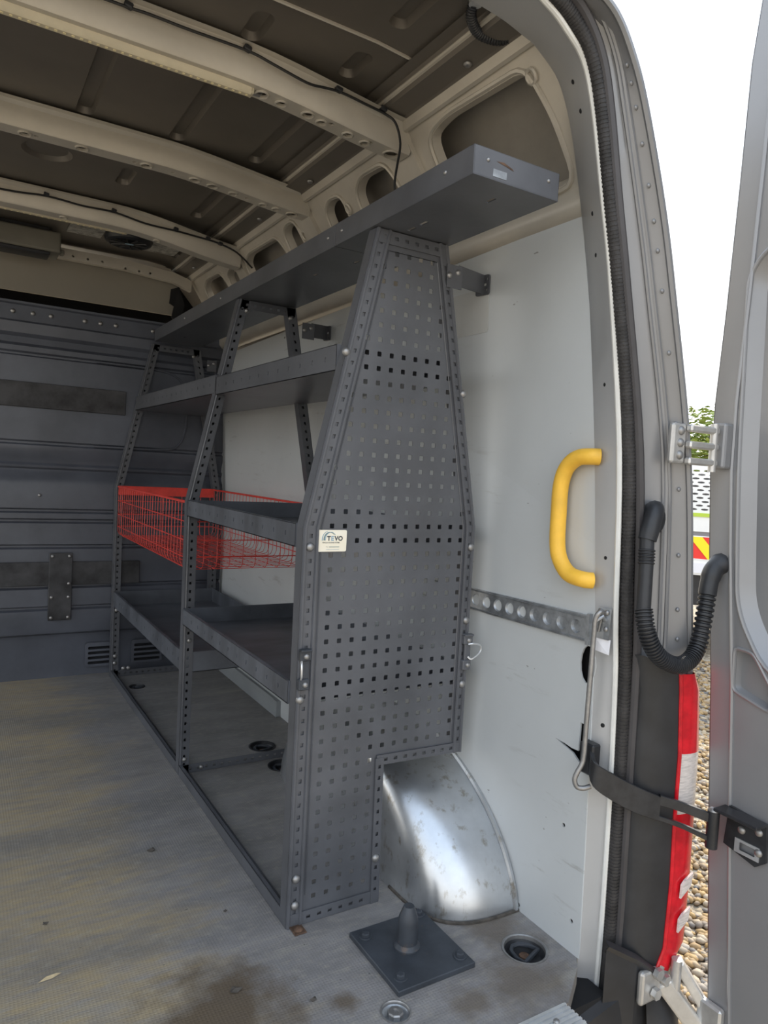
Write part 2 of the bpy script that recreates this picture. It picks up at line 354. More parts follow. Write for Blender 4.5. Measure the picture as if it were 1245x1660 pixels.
bulk = b.build('wall_front', 'bulk', None, 35); tag(bulk, 'dark blue-grey steel bulkhead with pressed horizontal ribs', kind='structure')
rl = smooth_path([(0.50, 1.306, 0), (0.72, 1.304, 0), (0.82, 1.285, 0), (0.865, 1.235, 0), (0.878, 1.15, 0), (0.872, 1.05, 0), (0.845, 0.99, 0), (0.78, 0.966, 0), (0.50, 0.962, 0)], 6)
MB().tube([(p.x, 3.139, p.y) for p in rl], 0.0045, 6).build('pressed_rim', 'bulk', bulk, True)
for x in (0.195, 0.265, 0.33, 0.455, 0.515, 0.575, 0.725): inst('bolt', BOLT, (x, 3.157, 1.466), bulk, scale=1.1)
inst('bolt', BOLT, (0.305, 3.141, 0.755), bulk, scale=0.8)
for z0, z1, x1 in ((1.099, 1.197, 0.62), (0.392, 0.487, 0.70)):
    o = MB().box2((-0.78, 3.128, z0), (x1, 3.142, z1)).build('wear_band', 'band', None, bevel=0.002)
    o['kind'] = 'structure'; tag(o, 'upper dark scuffed band across the bulkhead' if z0 > 1 else 'lower dark scuffed band across the bulkhead behind the bolted plate')
# louvred vents in the bulkhead foot
for k, (a, c) in enumerate(((0.496, 0.605), (0.683, 0.814))):
    t = thing('louvre_vent', ('dark louvred vent in the bulkhead foot left of the far rack post', 'dark louvred vent in the bulkhead foot behind the far rack bay')[k], 'vent', ((a + c) / 2, 3.175, 0.035), 'louvred vents in the bulkhead')
    MB().plate(rrect(a, 0.035, c, 0.138, 0.012), [(rrect(a + 0.012, 0.046 + i * 0.021, c - 0.008, 0.058 + i * 0.021, 0.005), 0.012, 0, False) for i in range(4)], lambda u, v, w: (u, 3.158 - w, v), 0.012).build('vent_plate', 'bulk', t, 30, 0.0015)
    for i in range(4): MB().box(((a + c) / 2, 3.167, 0.052 + i * 0.021), (c - a - 0.02, 0.014, 0.002), Matrix.Rotation(0.7, 3, 'X')).build('slat', 'black', t)
# bolted plate on the bulkhead
t = thing('bolted_plate', 'narrow upright steel plate bolted over the dark bulkhead band', 'plate', (0.39, 3.14, 0.25))
MB().box2((0.345, 3.118, 0.25), (0.432, 3.128, 0.525)).build('plate_body', 'band', t, bevel=0.002)
for x, z in ((0.357, 0.512), (0.42, 0.512), (0.357, 0.262), (0.42, 0.262), (0.42, 0.40), (0.357, 0.345), (0.42, 0.345)): inst('bolt', BOLT, (x, 3.118, z), t, scale=0.8).data.materials
# board and gap above bulkhead
o = MB().box2((-0.8, 3.19, 1.552), (0.83, 3.205, 1.72)).build('trim_1', 'board'); tag(o, 'plain beige board above the bulkhead under the front roof bow', kind='structure')
o = MB().box2((-0.8, 3.55, 1.2), (1.06, 3.56, 1.8)).build('cab_shade_sheet', 'void'); tag(o, 'near-black sheet standing in for the unlit cab behind the slot above the bulkhead', kind='structure')  # sheet painted near-black in place of the darkness inside the cab
o = MB().add([(0.80, 3.185, 1.66), (0.835, 3.183, 1.675), (0.86, 3.18, 1.60), (0.84, 3.178, 1.52), (0.805, 3.182, 1.54), (0.815, 3.185, 1.59), (0.795, 3.185, 1.60)], [(0, 1, 2, 3, 4, 5, 6)]).build('torn_trim', 'void')
so = o.modifiers.new('thick', 'SOLIDIFY'); so.thickness = 0.006; tag(o, 'torn black trim scrap hanging at the bulkhead top corner', 'trim')
# right wall lining (single moulded sheet)
zs = [0.0, 0.2, 0.4, 0.6, 0.8, 1.0, 1.2, 1.435]
def bdY(z):
    t = ((-.2, .922), (0, .924), (.31, .93), (.55, .939), (.667, .94), (.98, .964), (1.28, .991), (1.435, 1.02))
    for (a, ya), (c, yc) in zip(t, t[1:]):
        if z <= c: return ya + (yc - ya) * (z - a) / (c - a)
    return 1.02
def wallplace(u, v, w): return (wx(v) - w, u, v)
outer = [(bdY(z) - 0.004, z) for z in zs] + [(3.16, 1.40), (3.16, 0.7), (3.16, 0)]
outer = [(y, z) for y, z in outer]
tear = [(0.937, 0.380), (0.937, 0.455), (0.957, 0.456), (0.958, 0.399), (0.975, 0.3985), (0.995, 0.4015), (1.021, 0.4035), (0.995, 0.3965), (0.972, 0.3905), (0.955, 0.378)]
feats = [(circ(0.95, 0.572, 0.019, 14, 0.037), 0.004, 0, False), (tear, 0.004, 0, False)]
for y, z in ((0.982, 0.239), (1.093, 0.012), (0.945, 0.062), (2.15, 1.38), (2.45, 1.39)): feats.append((circ(y, z, 0.0045, 8), 0.004, 0, False))
outer_s = []
for i in range(len(outer)):
    outer_s.append(outer[i])
wall = MB().plate(outer_s, feats, wallplace, 0.004).build('wall_right', 'lining'); tag(wall, 'off-white plastic side lining with scuffs and a torn hole by the door', kind='structure')
o = MB().box2((1.085, 0.935, 0.0), (1.09, 3.16, 0.75)).build('wall_right_shade_sheet', 'void'); tag(o, 'near-black sheet standing in for cavity shade behind the side lining', kind='structure')  # near-black sheet puts the shade behind the lining's holes into colour
o = MB().box2((-0.81, 0.95, 0.0), (-0.80, 1.80, 1.62)).build('wall_left', 'lining'); tag(o, 'off-white lining of the opposite side wall', kind='structure')
M['gloss'] = mat('added_gloss', (0.58, 0.59, 0.58), 0.08, 0, 0.05, 5, 0.05, 10)  # glossy patch added where the lining shows a reflection
o = MB().plate(rrect(1.29, 1.252, 1.425, 1.352, 0.006, 3), [], lambda u, v, w: (wx(v) - 0.0015 - w, u, v), 0.001).build('gloss_patch', 'gloss'); tag(o, 'added gloss patch for a reflection on the lining beside the end panel', 'gloss')
# sill trim low on the wall behind the rack
t = thing('sill_trim', 'long grey plastic trim strip low on the wall behind the rack', 'trim', (1.045, 2.8, 0.0))
MB().plate([(3.12, 0.0), (2.388, 0.0), (2.40, 0.052), (2.425, 0.062), (3.12, 0.062)], [([(3.10, 0.050), (2.42, 0.050), (2.42, 0.046), (3.10, 0.046)], 0.003, 0, True)], lambda u, v, w: (1.040 - w, u, v), 0.0).build('trim_face', 'trimgrey', t)
MB().box2((1.0405, 2.39, 0.001), (1.0575, 3.12, 0.058)).build('trim_body', 'trimgrey', t)
# ---- roof
def roofplace(x, y, w): return (x, y, 1.765 - w - 0.055 * sstep(0.55, 1.05, abs(x - 0.13)) * 1.0)
rf = []
def rib(x, y0, y1, hw=0.021): rf.append((rrect(x - hw, y0, x + hw, y1, 0.02), 0.015, 0.006, True))
for x in (-0.405, -0.185, 0.035, 0.265, 0.49, 0.705):
    rib(x, 1.02, 1.215); rib(x, 1.32, 1.425) if x > 0.3 else rib(x, 1.30, 1.425)
    rib(x, 1.535, 1.965)
for x in (0.265, 0.49): rib(x, 2.07, 2.14)
rib(0.435, 2.24, 2.38); rib(0.035, 2.07, 2.14); rib(-0.185, 2.07, 2.52)
rib(0.705, 2.07, 2.52); rib(0.27, 2.70, 2.83); rib(0.46, 2.72, 2.80); rib(0.78, 2.70, 3.05)
rf.append((circ(0.215, 2.27, 0.066, 28), 0.010, 0.012, True))
roof = MB().plate([(-0.62, 0.98), (-0.3, .98), (0, .98), (.3, .98), (0.6, .98), (0.7, .98), (0.845, 0.98), (0.845, 3.2), (0.7, 3.2), (.6, 3.2), (.3, 3.2), (0, 3.2), (-.3, 3.2), (-0.62, 3.2)], rf, roofplace).build('ceiling', 'roof', None, 30)
tag(roof, 'bare dark roof skin with pressed ribs', kind='structure')
MB().tube([(x, 1.272, 1.763 - 0.055 * sstep(0.55, 1.05, abs(x - 0.13))) for x in [-0.6 + i * 0.1 for i in range(15)]] + [(0.845, 1.272, 1.742)], 0.0035, 6).build('roof_seam', 'silver_in', roof, True)
# outer skin over everything (light-tight)
sk = [(1.25, -0.25), (1.26, 0.2), (1.255, 0.5), (1.215, 0.80), (1.175, 1.04), (1.15, 1.15), (1.085, 1.38), (1.055, 1.50), (1.02, 1.60), (0.975, 1.68), (0.90, 1.75), (0.75, 1.80), (0.13, 1.83), (-0.5, 1.80), (-0.72, 1.70), (-0.85, 1.4), (-0.98, 0.6), (-0.99, -0.25)]
def skx(k): return [(0.13 + (x - 0.13) * k, z if z < 1.7 else z - (1 - k) * 0.6) for x, z in sk]
skl = ((0.872, 0.955), (0.92, 0.985), (1.0, 1.03), (3.6, 1.03))
o = MB().loft([[(x, y, z) for x, z in skx(k)[1:15]] for y, k in skl]).loft([[(x, y, z) for x, z in skx(k)[14:]] for y, k in ((0.872, 0.955), (0.92, 0.985), (1.0, 1.03), (1.80, 1.03))]).loft([[(x, y, z) for x, z in skx(1.03)[14:]] for y in (3.14, 3.6)]).build('wall_outer', 'skin_in', None, 30); tag(o, 'outer body skin of the silver van, sliding door side open', kind='structure')
# longitudinal roof rail and upper side panel with openings
b = MB().loft([[(x, y, z) for y in (0.985, 3.2)] for x, z in ((0.775, 1.752), (0.80, 1.750), (0.812, 1.727), (0.858, 1.722), (0.866, 1.716), (0.872, 1.704), (0.879, 1.702), (0.885, 1.710))])
o = b.build('trim_2', 'roof', None, 30); tag(o, 'silver roof side rail running along above the openings', kind='structure')
MB().tube([(0.808, 0.985, 1.741), (0.808, 3.2, 1.741)], 0.006, 8).build('rail_bead', 'silver_in', o, True)
MB().loft([[(x, y, z) for y in (0.985, 3.2)] for x, z in ((0.862, 1.7195), (0.8655, 1.7145), (0.8715, 1.7025), (0.8795, 1.7005), (0.886, 1.709))]).build('rail_edge', 'silver_in', o, 30)
for y in (1.166, 1.88, 2.265, 3.0): inst('bolt', BOLTZ, (0.845, y, 1.722), o, (math.pi, 0, 0))
def incplace(u, v, w):   # u = y, v = z on the sloping panel
    n = (0.846, 0.533); return (1.045 - 0.63 * (v - 1.45) - w * n[0], u, v - w * n[1])
feats = []
big = roundpoly([(1.375, 1.50), (1.375, 1.676), (1.30, 1.688), (1.06, 1.682), (1.035, 1.60), (1.03, 1.50)], 0.03)
feats.append((big, 0.02, 0.006, False))
for lp in ([(1.735, 1.50), (1.725, 1.66), (1.68, 1.682), (1.57, 1.678), (1.545, 1.63), (1.545, 1.50)], [(1.915, 1.52), (1.905, 1.66), (1.87, 1.677), (1.805, 1.672), (1.80, 1.52)],
           [(2.20, 1.52), (2.195, 1.67), (2.16, 1.684), (2.105, 1.682), (2.09, 1.52)], [(2.575, 1.50), (2.565, 1.655), (2.51, 1.675), (2.26, 1.672), (2.235, 1.63), (2.235, 1.50)],
           [(2.775, 1.52), (2.77, 1.655), (2.705, 1.67), (2.66, 1.64), (2.66, 1.52)] , [(3.06, 1.50), (3.055, 1.66), (3.0, 1.678), (2.83, 1.674), (2.81, 1.63), (2.81, 1.50)]):
    feats.append((roundpoly(lp, 0.022), 0.02, 0.006, False))
up = MB().plate([(0.99, 1.435), (3.18, 1.435), (3.18, 1.712), (0.99, 1.712)], feats, incplace).build('wall_right_upper', 'silver_in', None, 35)
tag(up, 'bare silver upper side panel with pressed openings above the lining', kind='structure')
for lp, d, i, f in feats: MB().tube([incplace(u, v, 0.001) for u, v in offset(lp, -0.006)], 0.0055, 6, closed=True).build('opening_rim', 'silver_in', up, True)
MB().loft([[incplace(y, z, w) for y in (0.99, 3.18)] for z, w in ((1.428, -0.012), (1.432, 0.012), (1.445, 0.024), (1.462, 0.026), (1.478, 0.016), (1.488, 0.0))]).build('swage', 'silver_in', up, True)
for y in (1.47, 2.02, 2.62): MB().plate(roundpoly([(y - 0.055, 1.49), (y - 0.03, 1.70), (y + 0.03, 1.70), (y + 0.055, 1.49)], 0.01), [(circ(y, 1.60, 0.016), 0.012, 0, True)], lambda u, v, w: incplace(u, v, w + 0.012), 0.012).build('gusset', 'silver_in', up, 30, 0.002)
for y, z in ((1.047, 1.668), (1.79, 1.64), (2.075, 1.64)): MB().tube([incplace(y + 0.011 * math.cos(a * 0.6283), z + 0.011 * math.sin(a * 0.6283), 0.003) for a in range(10)], 0.004, 6, closed=True).build('eyelet', 'silver_in', up, True)
# roof bows
def bow(name, label, y0, zb, drop, holes, x1=0.895):
    xs = [-0.62 + i * (x1 + 0.62) / 30 for i in range(31)]
    dz = lambda x: -drop * sstep(0.45, 0.95, x) - 0.03 * sstep(-0.1, -0.65, x)
    pf = [(-0.028, 1.757), (-0.012, 1.756), (-0.004, 1.748), (0.0, zb + 0.006), (0.004, zb)]
    pb = [(0.052, zb), (0.056, zb + 0.006), (0.060, 1.748), (0.068, 1.756), (0.082, 1.757)]
    o = MB().loft([[(x, y0 + a, z + dz(x)) for x in xs] for a, z in pf]).loft([[(x, y0 + a, z + dz(x)) for x in xs] for a, z in pb]).build(name, 'silver_in', None, 35)
    edge = [(x, 0.004) for x in xs] + [(x, 0.052) for x in xs[::-1]]
    feats = [(circ(hx, hy, r, 12), 0.004, 0, False) for hx, hy, r in holes]
    MB().plate(edge, feats, lambda u, v, w: (u, y0 + v, zb + dz(u) - w)).build('bow_underside', 'silver_in', o)
    for hx, hy, r in holes:
        if r > 0.007: MB().tube([(hx + (r + 0.003) * math.cos(q * 0.5236), y0 + hy + (r + 0.003) * math.sin(q * 0.5236), zb + dz(hx) - 0.001) for q in range(12)], 0.0025, 6, closed=True).build('pressed_ring', 'silver_in', o, True)
    return tag(o, label, kind='structure')
hs = [(0.10 + 0.0, 0.03, 0.006), (0.54, 0.028, 0.011), (0.585, 0.03, 0.009), (0.645, 0.026, 0.011), (0.68, 0.03, 0.009), (0.70, 0.02, 0.006), (0.745, 0.028, 0.009), (0.79, 0.03, 0.009), (0.80, 0.018, 0.005), (0.86, 0.028, 0.016)]
bowA = bow('trim_3', 'nearest wide silver roof bow carrying the long light strip', 1.440, 1.697, 0.042, hs)
bowB = bow('trim_4', 'second silver roof bow from the rear, bare and cable-free', 1.985, 1.70, 0.035, [(0.14, 0.03, 0.011), (0.165, 0.03, 0.005), (0.27, 0.028, 0.012), (0.40, 0.03, 0.006), (0.43, 0.03, 0.012), (0.50, 0.03, 0.005), (0.56, 0.03, 0.012), (0.61, 0.03, 0.012), (0.67, 0.03, 0.009), (0.71, 0.03, 0.005), (0.76, 0.03, 0.008), (0.80, 0.028, 0.008), (0.85, 0.028, 0.014)])
bowC = bow('trim_5', 'third silver roof bow from the rear with clipped cable', 2.575, 1.695, 0.055, [(0.3, 0.03, 0.008), (0.6, 0.03, 0.008)])
o = MB().plate([(-0.6, 1.695), (0.60, 1.695), (0.80, 1.680), (0.875, 1.655), (0.875, 1.70), (0.80, 1.722), (0.60, 1.735), (-0.6, 1.735)], [(circ(x, 1.713 - (0.004 if x < .6 else 0.014), 0.005, 8), 0.004, 0, False) for x in (0.40, 0.455, 0.51, 0.60, 0.655, 0.70)], lambda u, v, w: (u, 3.135 - w, v), 0.03).build('trim_6', 'silver_in', None, 30); tag(o, 'foremost flat silver roof bow drilled with small holes above the bulkhead', kind='structure')

o = MB().box2((0.955, 0.862, -0.25), (1.075, 0.925, -0.037)).build('corner_gap_filler', 'void'); tag(o, 'added black filler box standing in for the dark gap at the rear corner of the floor', kind='structure')  # added black box fills the corner opening and reads as a dark gap
# ---- rear pillar, header, seal
Z0 = [(1.058, .918, -.14), (1.058, .922, -.01), (1.058, .930, .309), (1.058, .939, .548), (1.058, .940, .667), (1.049, .962, .979), (1.032, .988, 1.278), (1.020, 1.005, 1.41), (.962, .990, 1.554), (.919, .990, 1.64), (.864, .990, 1.68), (.827, .990, 1.693), (.737, .990, 1.708), (.5, .990, 1.715), (.13, .99, 1.72), (-.3, .99, 1.715), (-.55, .99, 1.69), (-.70, .99, 1.6), (-.76, .99, 1.4), (-.80, .94, .5), (-.80, .92, -.14)]
Z1 = [(1.078, .9, -.14), (1.087, .9, .0), (1.085, .9, .30), (1.075, .9, .55), (1.063, .9, .68), (1.041, .9, .98), (.990, .9, 1.27), (.955, .9, 1.41), (.918, .9, 1.55), (.888, .9, 1.62), (.845, .9, 1.655), (.80, .9, 1.679), (.72, .9, 1.70), (.5, .9, 1.705), (.13, .9, 1.71), (-.3, .9, 1.705), (-.55, .9, 1.68), (-.68, .9, 1.59), (-.74, .9, 1.4), (-.81, .9, .5), (-.81, .9, -.14)]
Z2 = [(1.107, .88, -.14), (1.117, .88, .0), (1.113, .88, .30), (1.108, .88, .56), (1.100, .88, .69), (1.072, .88, .98), (1.005, .88, 1.27), (.969, .88, 1.41), (.933, .88, 1.555), (.905, .88, 1.63), (.862, .88, 1.68), (.815, .88, 1.70), (.73, .88, 1.715), (.5, .88, 1.72), (.13, .88, 1.725), (-.3, .88, 1.72), (-.56, .88, 1.69), (-.69, .88, 1.6), (-.75, .88, 1.4), (-.82, .88, .5), (-.82, .88, -.14)]
Z3 = [(1.165, .872, -.14), (1.17, .872, .0), (1.17, .872, .30), (1.168, .872, .56), (1.165, .872, .69), (1.140, .872, .98), (1.062, .872, 1.27), (1.018, .872, 1.41), (.965, .872, 1.56), (.935, .872, 1.635), (.89, .872, 1.69), (.83, .872, 1.715), (.74, .872, 1.74), (.5, .872, 1.75), (.13, .872, 1.755), (-.3, .872, 1.75), (-.6, .872, 1.71), (-.74, .872, 1.61), (-.80, .872, 1.4), (-.88, .872, .5), (-.88, .872, -.14)]
Z4 = [(1.225, .845, -.14), (1.235, .845, .0), (1.235, .845, .30), (1.228, .845, .56), (1.212, .845, .69), (1.170, .845, .98), (1.090, .845, 1.27), (1.045, .845, 1.41), (.985, .845, 1.555), (.945, .845, 1.625), (.90, .845, 1.675), (.84, .845, 1.70), (.75, .845, 1.735), (.5, .845, 1.755), (.13, .845, 1.76), (-.3, .845, 1.755), (-.62, .845, 1.71), (-.78, .845, 1.61), (-.86, .845, 1.4), (-.95, .845, .5), (-.95, .845, -.14)]
S0, S1, S2, S3, S4 = [smooth_path(z, 5) for z in (Z0, Z1, Z2, Z3, Z4)]
mix = lambda A, B, t, d=(0, 0, 0): [a * (1 - t) + b_ * t + Vector(d) for a, b_ in zip(A, B)]
pil = MB().loft([[p + Vector((0.03, 0.01, 0)) if False else p for p in mix(S0, S1, -0.12, (0.01, 0, 0))], S0, mix(S0, S1, 0.9), mix(S1, S2, 0.05, (0, -0.004, 0)), mix(S1, S2, 0.18, (0, 0.004, 0))]).build('trim_7', 'silver_p', None, 35)
tag(pil, 'silver inner face of the rear door pillar and header', kind='structure')
MB().tube(mix(S1, S2, 0.02, (0, -0.003, 0)), 0.0055, 8).build('pillar_lip', 'lip', pil, True)
for P in ((1.062, .915, 1.262 - .17), (1.046, .928, .985 - .06),): pass
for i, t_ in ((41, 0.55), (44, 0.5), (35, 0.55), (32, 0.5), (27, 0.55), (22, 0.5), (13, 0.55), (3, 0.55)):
    p = S0[i] * (1 - t_) + S1[i] * t_; inst('hole_shade_dome', BOLTX, p + Vector((0.003, 0, 0)), pil, scale=0.62).active_material  # black domes stand in for the shaded depth of open holes
b = MB(); seg = mix(S1, S2, 0.46, (0, -0.004, 0)); b.tube(seg, 0.0115, 10)
seal = b.build('trim_8', 'rubber', None, True); tag(seal, 'ribbed black rubber door seal around the rear opening', kind='structure')
MB().tube(mix(S1, S2, 1.0, (0, -0.002, 0)), 0.0095, 8).build('seal_flange', 'rubber2', seal, True)
b = MB()
for i in range(6, 62):
    n_ = max(2, int((seg[i + 1] - seg[i]).length / 0.0062)); t = (seg[i + 1] - seg[i]).normalized()
    for k in range(n_):
        p = seg[i] * (1 - k / n_) + seg[i + 1] * (k / n_); b.tube([p - t * 0.0017, p + t * 0.0017], 0.0124, 10)
b.build('seal_ribs', 'rubber', seal, True)['kind'] = 'stuff'
chan = MB().loft([mix(S1, S2, 0.9, (0, 0.01, 0)), mix(S2, S3, 0.08, (0, 0.012, 0)), mix(S2, S3, 0.25, (0, 0.008, 0)), mix(S2, S3, 0.8, (0, 0.003, 0)), mix(S2, S3, 0.96, (0, -0.006, 0)), S3, mix(S3, S4, 0.12, (0, 0.006, 0)), mix(S3, S4, 0.85, (0, 0.0, 0)), S4, mix(S3, S4, 1.12, (0, 0.012, 0)), mix(S3, S4, 1.2, (0, 0.05, 0))]).build('trim_9', 'silver', None, 35)
tag(chan, 'silver painted outer door frame channel and flange', kind='structure')
MB().tube(mix(S2, S3, 0.86, (0, -0.002, 0)), 0.0035, 6).build('channel_bead', 'silver', chan, True)
MB().tube(mix(S3, S4, 0.10, (0, -0.002, 0)), 0.004, 6).build('channel_bead', 'silver', chan, True)
MB().tube(mix(S3, S4, 0.93, (0, -0.002, 0)), 0.006, 6).build('flange_edge', 'silver', chan, True)
for i in range(16, 46, 2):
    p = S3[i] * 0.45 + S4[i] * 0.55; inst('weld_spot', BOLT, p + Vector((0, 0.001, 0)), chan, scale=0.5)
for o in list(chan.children): 
    if o.name.startswith('weld_spot'): o.material_slots[0].link = 'OBJECT'; o.material_slots[0].material = M['silver']
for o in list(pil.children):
    if o.name.startswith('hole_shade_dome'): o.material_slots[0].link = 'OBJECT'; o.material_slots[0].material = M['void']
# small white sticker on the pillar
o = MB().add([(1.046, .926, .632), (1.056, .897, .632), (1.054, .897, .604), (1.048, .926, .608)], [(0, 1, 2, 3)]).build('sticker', 'paper'); so = o.modifiers.new('t', 'SOLIDIFY'); so.thickness = 0.001
tag(o, 'small blank white sticker on the pillar below the rod bracket', 'sticker')

# ================================================================== RACK
rack = thing('van_racking', 'dark grey steel van shelving rack with perforated end panel along the right wall', 'rack', (0.8, 2.1, 0.0))
YN, YM, YF = 1.254, 2.044, 3.095
FX = [(0.588, 0.0), (0.584, 0.806), (0.712, 1.404)]       # front edge of the frames
RXn = [(1.003, 0.298), (1.003, 0.81), (0.885, 1.404)]
RXm = [(1.003, 0.0), (1.003, 0.81), (0.892, 1.404)]
def edge_at(path, z):
    for (xa, za), (xb, zb) in zip(path, path[1:]):
        if za <= z <= zb: return xa + (xb - xa) * (z - za) / (zb - za)
    return path[0][0] if z < path[0][1] else path[-1][0]
def post(name, path, y, sgn, w=0.031, lips=False, pitch=0.0245, dep=0.030):
    """angle-section post: slotted flange facing the rear, edge flange along the gangway or wall"""
    ins = [(x + sgn * w * (1.0), z) for x, z in path]
    outer = path + ins[::-1]; feats = []
    z = path[0][1] + 0.03
    while z < path[-1][1] - 0.015:
        cx = edge_at(path, z) + sgn * w * 0.52; s = 0.0 if z < 0.806 else (edge_at(path, z + 0.005) - edge_at(path, z - 0.005)) / 2
        feats.append(([(cx - 0.0032 - s, z - 0.004), (cx + 0.0032 - s, z - 0.004), (cx + 0.0032 + s, z + 0.004), (cx - 0.0032 + s, z + 0.004)], 0.002, 0, False)); z += pitch
    b = MB().plate(outer, feats, lambda u, v, w_: (u, y - w_, v), 0.002)
    b.loft([[(x, y, z) for x, z in path], [(x, y + dep, z) for x, z in path], [(x + sgn * w, y + dep, z) for x, z in path], [(x + sgn * w, y + 0.002, z) for x, z in path]])
    o = b.build(name, 'rack', rack)
    if lips:
        for f, r in ((0.14, 0.0036), (0.90, 0.0036)): MB().tube([(x + sgn * w * f, y - 0.001, z) for x, z in path], r, 6).build('post_lip', 'rack', o, True)
    return o
ppf = post('front_post', FX, YN, 1, 0.034, True); ppr = post('rear_post', RXn, YN, -1, 0.022, True)
pmf = post('front_post', FX, YM, 1); pmr = post('rear_post', RXm, YM, -1)
pff = post('front_post', FX, YF, 1); pfr = post('rear_post', [(x + 0.022, z) for x, z in RXm], YF, -1)
for o in (pmf, pff): MB().tube([(x + 0.006, (YM if o is pmf else YF) - 0.001, z) for x, z in FX], 0.0028, 6).build('post_lip', 'rack', o, True)
def rail(name, x0, z0, x1, z1, y, h=0.026, dep=0.028, parent=None, down=True):
    """slotted cross rail between posts in the plane of a frame"""
    n = int((x1 - x0) / 0.0245); L_ = x1 - x0
    pl_ = lambda u, v, w_: (x0 + u, y - w_, z0 + (z1 - z0) * u / L_ + v)
    feats = [([(0.018 + i * 0.0245, h / 2 - 0.0035), (0.027 + i * 0.0245, h / 2 - 0.0035), (0.027 + i * 0.0245, h / 2 + 0.0035), (0.018 + i * 0.0245, h / 2 + 0.0035)], 0.002, 0, False) for i in range(n - 1)]
    b = MB().plate([(0, 0), (L_, 0), (L_, h), (0, h)], feats, pl_, 0.002)
    b.add([pl_(0, 0 if not down else h, 0), pl_(L_, 0 if not down else h, 0), pl_(L_, 0 if not down else h, -dep), pl_(0, 0 if not down else h, -dep)], [(0, 1, 2, 3)])
    return b.build(name, 'rack', rack)
rail('top_rail', 0.712, 1.377, 0.885, 1.377, YN - 0.001); rail('bottom_rail', 0.590, 0.001, 0.803, 0.001, YN - 0.001, down=False)
rail('arch_rail', 0.780, 0.302, 1.003, 0.298, YN - 0.001, 0.022)
post('arch_post', [(0.803, 0.0), (0.800, 0.15), (0.797, 0.318)], YN - 0.0022, -1, 0.020, dep=0.006)
rail('top_rail', 0.715, 1.377, 0.89, 1.377, YM); rail('bottom_rail', 0.60, 0.001, 1.0, 0.001, YM, down=False)
rail('top_rail', 0.715, 1.377, 0.91, 1.377, YF); rail('bottom_rail', 0.60, 0.001, 1.02, 0.001, YF, down=False)
# perforated sheet
pan = [(0.600, 0.012), (0.793, 0.012), (0.790, 0.312), (0.997, 0.306), (0.997, 0.808), (0.882, 1.392), (0.722, 1.392), (0.600, 0.806)]
def inpan(x, z, m):
    if z < 0.325 and x > 0.790 - m * 0.8: return False
    return edge_at(FX, z) + 0.034 + 0.2 * m < x < edge_at(RXn, z) - 0.022 - 0.3 * m and 0.04 < z < 1.372
feats = []
for i in range(-2, 16):
    for j in range(-2, 48):
        x, z = 0.619 + 0.0291 * i, 0.0525 + 0.0291 * j
        if inpan(x, z, 0.01): feats.append((rrect(x - 0.0049, z - 0.0049, x + 0.0049, z + 0.0049, 0.0012, 1), 0.0015, 0, False))
sheet = MB().plate(pan, feats, lambda u, v, w: (u, 1.2575 - w, v), 0.0015).build('perforated_panel', 'rack', rack)
# raised inner border line of the sheet
bl = [(edge_at(FX, z) + 0.041, z) for z in (0.06, 0.806)] + [(edge_at(FX, 1.365) + 0.040, 1.365), (edge_at(RXn, 1.365) - 0.030, 1.365), (0.974, 0.808), (0.974, 0.326)]
MB().tube([(x, 1.2568, z) for x, z in bl], 0.0016, 4).build('panel_crease', 'rack', sheet, True)
for x, z, p in ((0.600, 0.768, ppf), (0.594, 0.466, ppf), (0.605, 0.045, ppf), (0.605, 0.10, ppf), (0.657, 1.152, ppf), (0.995, 0.765, ppr), (0.948, 1.10, ppr), (0.994, 0.60, ppr), (0.994, 0.455, ppr)): inst('bolt', BOLT, (x, YN - 0.001, z), p, scale=1.0)
inst('bolt', BOLT, (0.789, YN - 0.002, 0.10), ppf)
for z in (0.045, 0.62 - 0.18, 0.40, 0.475): inst('bolt', BOLT, (0.604, YM, z), pmf, scale=0.85)
inst('bolt', BOLT, (0.655, YM - 0.001, 0.014), pmf, scale=0.8)
for z in (0.06, 0.09, 0.285): inst('bolt', BOLT, (0.604, YF, z), pff)
for x in (0.64, 0.66, 0.90, 0.92): inst('bolt', BOLT, (x, YF - 0.001, 0.035), pff, scale=1.1)
for x, z, y, p in ((0.885, 1.372, YF, pfr), (0.735, 1.372, YM, pmr), (0.875, 1.372, YM, pmr)): inst('bolt', BOLT, (x, y, z), p, scale=0.8)
# trays
def tray(name, y0, y1, x0, x1, z0, h, slots=True, m='rack', lap=0.5, slot_h=0.010):
    t = 0.0018; L_ = y1 - y0; feats = []
    if slots:
        n = int(L_ / 0.062)
        for i in range(n):
            u = y0 + 0.05 + i * 0.062; feats.append((rrect(u - 0.0022, z0 + h * 0.5 - slot_h / 2, u + 0.0022, z0 + h * 0.5 + slot_h / 2, 0.002, 2), t, 0, False))
    b = MB().plate([(y0, z0), (y1, z0), (y1, z0 + h), (y0, z0 + h)], feats, lambda u, v, w: (x0 - w, u, v), t)
    b.box2((x0, y0, z0), (x1, y1, z0 + t)); b.box2((x1 - t, y0, z0), (x1, y1, z0 + h)); b.box2((x0, y0, z0), (x1, y0 + t, z0 + h)); b.box2((x0, y1 - t, z0), (x1, y1, z0 + h))
    b.box2((x0, y0, z0 + h - 0.001), (x0 + 0.008, y1, z0 + h + 0.0005))
    o = b.build(name, m, rack)
    if lap: MB().box2((x0 - 0.0022, y0 + 0.004, z0 + 0.001), (x0 - 0.0002, y0 + L_ * lap, z0 + h - 0.0005)).build('overlap_plate', m, o, bevel=0.0006) if not slots else None
    return o
tray('shelf_tray', YN + 0.030, YM - 0.003, 0.652, 0.930, 1.118, 0.052); tray('shelf_tray', YM + 0.004, YF - 0.003, 0.652, 0.935, 1.122, 0.055)
